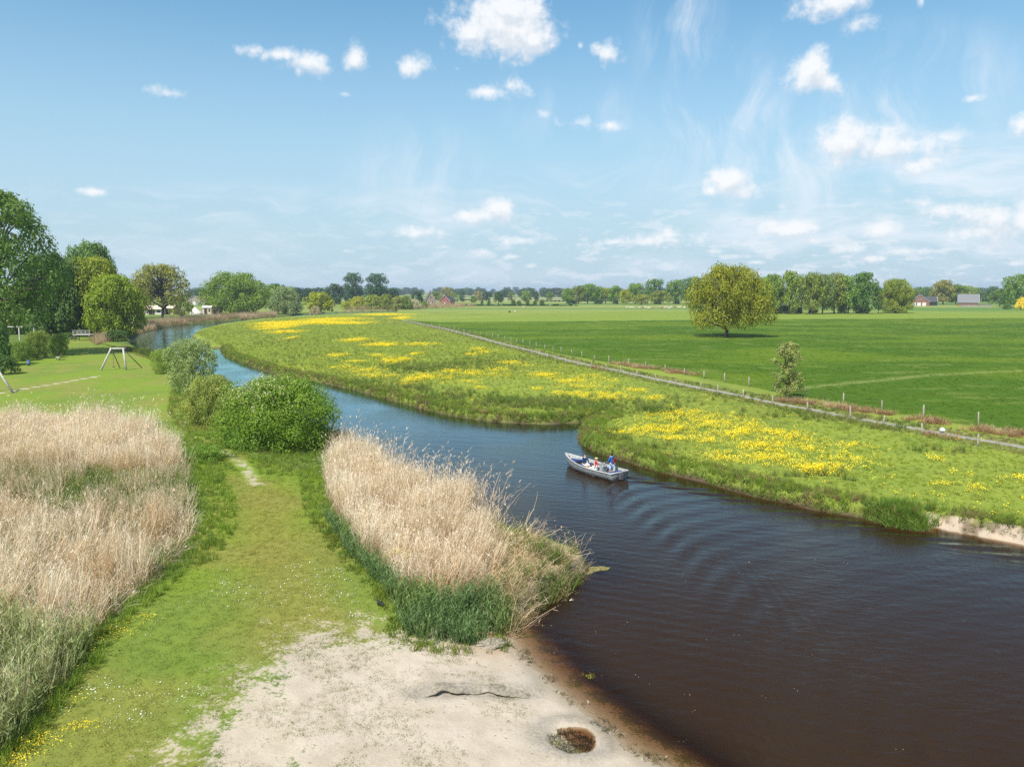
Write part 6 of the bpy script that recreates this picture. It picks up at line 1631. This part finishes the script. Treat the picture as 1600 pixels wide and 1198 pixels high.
cons = pad('console', 1.32, 1.62, -.05, .50, .04, .78, M_CONS, .03)
bm = bmesh.new(); ring = [Vector((1.27, .22 + .16 * math.cos(k * .5236), .80 + .16 * math.sin(k * .5236))) for k in range(13)]; bm_tube(bm, ring, .014, 6, False); bm_tube(bm, [(1.27, .22, .80), (1.34, .22, .74)], .02, 6); bm_obj('steering_wheel', bm, M_RUB, cons, True)
bm = bmesh.new(); bm_box(bm, (1.56, .22, .90), (.02, .52, .26), Euler((0, .3, 0)).to_matrix()); bm_obj('windscreen', bm, M_CONS, cons)
pad('fuel_box', 1.0, 1.25, -.72, -.45, .04, .34, M_CONS, .02)
bm = bmesh.new(); bm_box(bm, (-.16, 0, .30), (.26, .30, .46)); bm_box(bm, (-.14, 0, -.15), (.16, .10, .6)); bm_obj('outboard_motor', bm, mat_plain('motor_cover', (.10, .10, .11), .4), boat, bevel=.04)
bm = bmesh.new(); bm_ball(bm, (LB * .98, 0, .93), .05, (1, 1, 1)); bm_obj('bow_fitting', bm, M_STEEL, boat, True)
tag(boat, 'open grey aluminium motor boat with navy cushions carrying three people', 'boat')
def bpos(x, y, z): 
    c_, s__ = math.cos(ang), math.sin(ang); return (STERN[0] + x * c_ - y * s__, STERN[1] + x * s__ + y * c_, z)
bm = bmesh.new()
for k in range(9): bm_ball(bm, (rng.normal(0, .10), rng.normal(0, .14), .06 + .03 * k), .13 - .006 * k, (1.1, 1.2, .7), 8, 6)
o = bm_obj('towel', bm, M_WCLOTH, None, True); o.location = bpos(2.25, .62, .34); tag(o, 'crumpled white towel on the far side bench of the boat', 'towel')

# the three people
pr, hd, f, s_, u = person('person', bpos(.98, -.12, .045), ang, '', STAND, 1.0,
    [('jacket', JACKET, JACKET_E, M_BLUE), ('shorts', SHORTS, SHORTS_E, M_LTBLUE)])
hair_cap(pr, hd, f, u, M_HAIRD)
bm = bmesh.new(); bm_ball(bm, (-.10, 0, 1.47), .105, (.8, 1.15, .9), 12, 8); bm_obj('hood', bm, M_BLUE, pr, True)
vest = skin_mesh('vest', [(-.055, -.10, 1.12, .125, .115), (-.06, -.10, 1.32, .135, .12), (-.03, -.16, 1.43, .10), (-.05, -.25, 1.15, .078), (-.05, -.11, .93, .115, .115)], [(0, 1), (1, 2), (2, 3), (0, 4)], 2, M_RED)
obj('red_sleeve', vest, pr)
tag(pr, 'person standing at the stern in a blue hooded jacket with red sleeve and light shorts', 'person')
pr, hd, f, s_, u = person('person', bpos(3.72, .05, .045 + .0), ang + R(172), '', SIT, 1.0, [('jacket', JACKET, JACKET_E, M_NAVY), ('shorts', SHORTS, SHORTS_E, M_WCLOTH)])
hair_cap(pr, hd, f, u, M_HAIRD)
tag(pr, 'person in a dark navy jacket sitting near the bow', 'person')
pr, hd, f, s_, u = person('person', bpos(2.92, -.38, .10), ang + R(-100), '', SIT, .76, [('shirt', SHIRT, SHIRT_E, M_RED), ('shorts', SHORTS, SHORTS_E, M_WCLOTH)])
hair_cap(pr, hd, f, u, M_BLOND)
bm = bmesh.new(); bm_tube(bm, [hd + u * .055, hd + u * .06, hd + u * .075, hd + u * .14, hd + u * .16], [.20, .20, .115, .10, .03], 16); bm_obj('sun_hat', bm, M_STRAW, pr, True)
tag(pr, 'child in a red shirt and straw hat sitting amidships', 'person')

# ------------------------------------------------------------------ animals
def cow_mesh(name, mat, graze):
    hz_ = .35 if graze else 1.35
    J = [(0, 0, .98, .30, .36), (-.65, 0, 1.02, .27, .32), (.6, 0, 1.0, .28, .33), (.95, 0, .98 if graze else 1.2, .17, .20), (1.35 if graze else 1.25, 0, hz_ + .25, .13, .14), (1.5 if graze else 1.55, 0, hz_, .09, .10),
         (-.72, .2, .62, .12), (-.80, .2, .36, .065), (-.74, .2, .03, .06), (-.72, -.2, .62, .12), (-.66, -.2, .36, .065), (-.58, -.2, .03, .06), (.62, .19, .6, .10), (.62, .19, .33, .06), (.66, .19, .03, .06), (.62, -.19, .6, .10), (.55, -.19, .33, .06), (.50, -.19, .03, .06),
         (-.98, 0, 1.08, .04), (-1.03, 0, .5, .035)]
    E_ = [(0, 1), (0, 2), (2, 3), (3, 4), (4, 5), (1, 6), (6, 7), (7, 8), (1, 9), (9, 10), (10, 11), (2, 12), (12, 13), (13, 14), (2, 15), (15, 16), (16, 17), (1, 18), (18, 19)]
    me = skin_mesh(name, J, E_, 1)
    bm = bmesh.new(); bm.from_mesh(me); hp = Vector(J[4][:3])
    for sg in (-1, 1): bm_ball(bm, hp + Vector((0, sg * .17, .08)), .08, (.5, 1.2, .5), 6, 4)
    me2 = bpy.data.meshes.new(name); bm.to_mesh(me2); bm.free(); me2.shade_smooth(); me2.materials.append(mat); return me2
M_COWW = mat_plain('cream_hide', (.66, .58, .46), .9, .1, 0, .06, 2); M_COWB = mat_plain('brown_hide', (.34, .19, .10), .9, .1, 0, .15, 2); M_COWK = mat_plain('black_hide', (.025, .023, .022), .8)
m, h = mat_new('pied_hide'); t = h.n('ShaderNodeTexCoord'); nz = h.noise(t.outputs['Object'], 1.6, 2, .5)
M_PIED = finish(m, h, principled(h, h.mix(h.ramp(nz, .48, .52), (.68, .64, .58, 1), (.03, .027, .025, 1)), .85))
m, h = mat_new('brown_pied_hide'); t = h.n('ShaderNodeTexCoord'); nz = h.noise(t.outputs['Object'], 1.5, 2, .5)
M_BPIED = finish(m, h, principled(h, h.mix(h.ramp(nz, .46, .5), (.68, .62, .54, 1), (.36, .17, .09, 1)), .85))
CM = {}
for nm, mt in (('cream', M_COWW), ('brown', M_COWB), ('red pied', M_BPIED), ('black and white', M_PIED), ('black', M_COWK)):
    for gr in (0, 1): CM[nm, gr] = cow_mesh('cow', mt, gr)
herd = [(980, 'cream', 0), (986, 'cream', 1), (990, 'cream', 0), (1000, 'red pied', 1), (1004, 'brown', 0), (1009, 'red pied', 0), (1014, 'cream', 1), (1019, 'brown', 0), (1031, 'red pied', 0), (1034, 'brown', 1), (1038, 'red pied', 0), (1042, 'cream', 0), (1046, 'red pied', 1), (1049, 'cream', 0), (1054, 'brown', 0), (1062, 'cream', 1), (1070, 'red pied', 0), (1157, 'red pied', 1), (1196, 'cream', 0)]
for i, (px, cl_, gr) in enumerate(herd):
    D = 545 + trng.uniform(-22, 22) - (40 if i > 16 else 0); x, y = place(px, D)
    o = obj('cow', CM[cl_, gr]); o.location = (x, y, gz1(x, y) - .02); o.rotation_euler = (0, 0, trng.choice([0, math.pi]) + trng.uniform(-.5, .5)); k_ = trng.uniform(1.0, 1.2); o.scale = (k_, k_, k_)
    tag(o, f'{cl_} cow {"grazing" if gr else "standing"}, {ORD[i]} from the left in the far herd', 'cow', 'cattle herd in the far pasture')
for px, D, cl_, gr, lab in [(796, 440, 'black', 1, 'black cow grazing alone on the bright grass strip, left one of two'), (805, 440, 'black and white', 0, 'black and white cow on the bright grass strip, right one of two'), (818, 560, 'cream', 0, 'pale cow in the pasture beyond the bright strip')]:
    x, y = place(px, D); o = obj('cow', CM[cl_, gr]); o.location = (x, y, gz1(x, y) - .02); o.rotation_euler = (0, 0, 1.2 if gr else 2.0); tag(o, lab, 'cow')
# black bird on the lawn
x, y = at(594, 946); root = empty('bird', (x, y, gz1(x, y)), R(150))
M_BIRD = mat_plain('black_feathers', (.012, .012, .015), .5, .4); M_BEAK = mat_plain('beak', (.05, .045, .04), .5)
me = skin_mesh('body', [(0, 0, .15, .075, .07), (.10, 0, .17, .06, .058), (-.10, 0, .14, .055, .05), (.15, 0, .235, .036), (.18, 0, .27, .040), (-.22, 0, .12, .03, .012), (-.30, 0, .11, .028, .008), (.0, .03, .07, .018), (.02, .035, .005, .008), (.0, -.03, .07, .018), (.03, -.035, .005, .008)],
               [(0, 1), (0, 2), (1, 3), (3, 4), (2, 5), (5, 6), (0, 7), (7, 8), (0, 9), (9, 10)], 2, M_BIRD); obj('body', me, root)
bm = bmesh.new(); bm_tube(bm, [(.205, 0, .268), (.235, 0, .262), (.262, 0, .25)], [.014, .009, .002], 6); bm_obj('beak', bm, M_BEAK, root, True)
for sg in (-1, 1):
    bm = bmesh.new(); bm_ball(bm, (-.04, sg * .062, .155), .1, (1.25, .14, .5), 10, 6); bm_obj('wing', bm, M_BIRD, root, True)
    bm = bmesh.new(); [bm_tube(bm, [(.03, sg * .035, .012), (.03 + .045 * math.cos(a_), sg * .035 + .045 * math.sin(a_), .004)], .004, 4) for a_ in (-.5, 0, .5, 3.1)]; bm_obj('foot', bm, M_BEAK, root)
tag(root, 'black bird standing on the lawn beside the sedge', 'bird')

# ------------------------------------------------------------------ air: thin haze
bm = bmesh.new(); bm_box(bm, (0, 1200, 18.0), (9000, 9600, 42)); 
m, h = mat_new('haze'); vo = h.n('ShaderNodeVolumePrincipled'); vo.inputs['Color'].default_value = (.74, .84, 1, 1); vo.inputs['Density'].default_value = HAZE; vo.inputs['Anisotropy'].default_value = .2
o_ = h.n('ShaderNodeOutputMaterial'); m.node_tree.links.new(vo.outputs[0], o_.inputs['Volume'])
if HAZE > 0: tag(bm_obj('haze', bm, m), kind='stuff', label='thin bluish summer haze over the far fields', cat='haze')
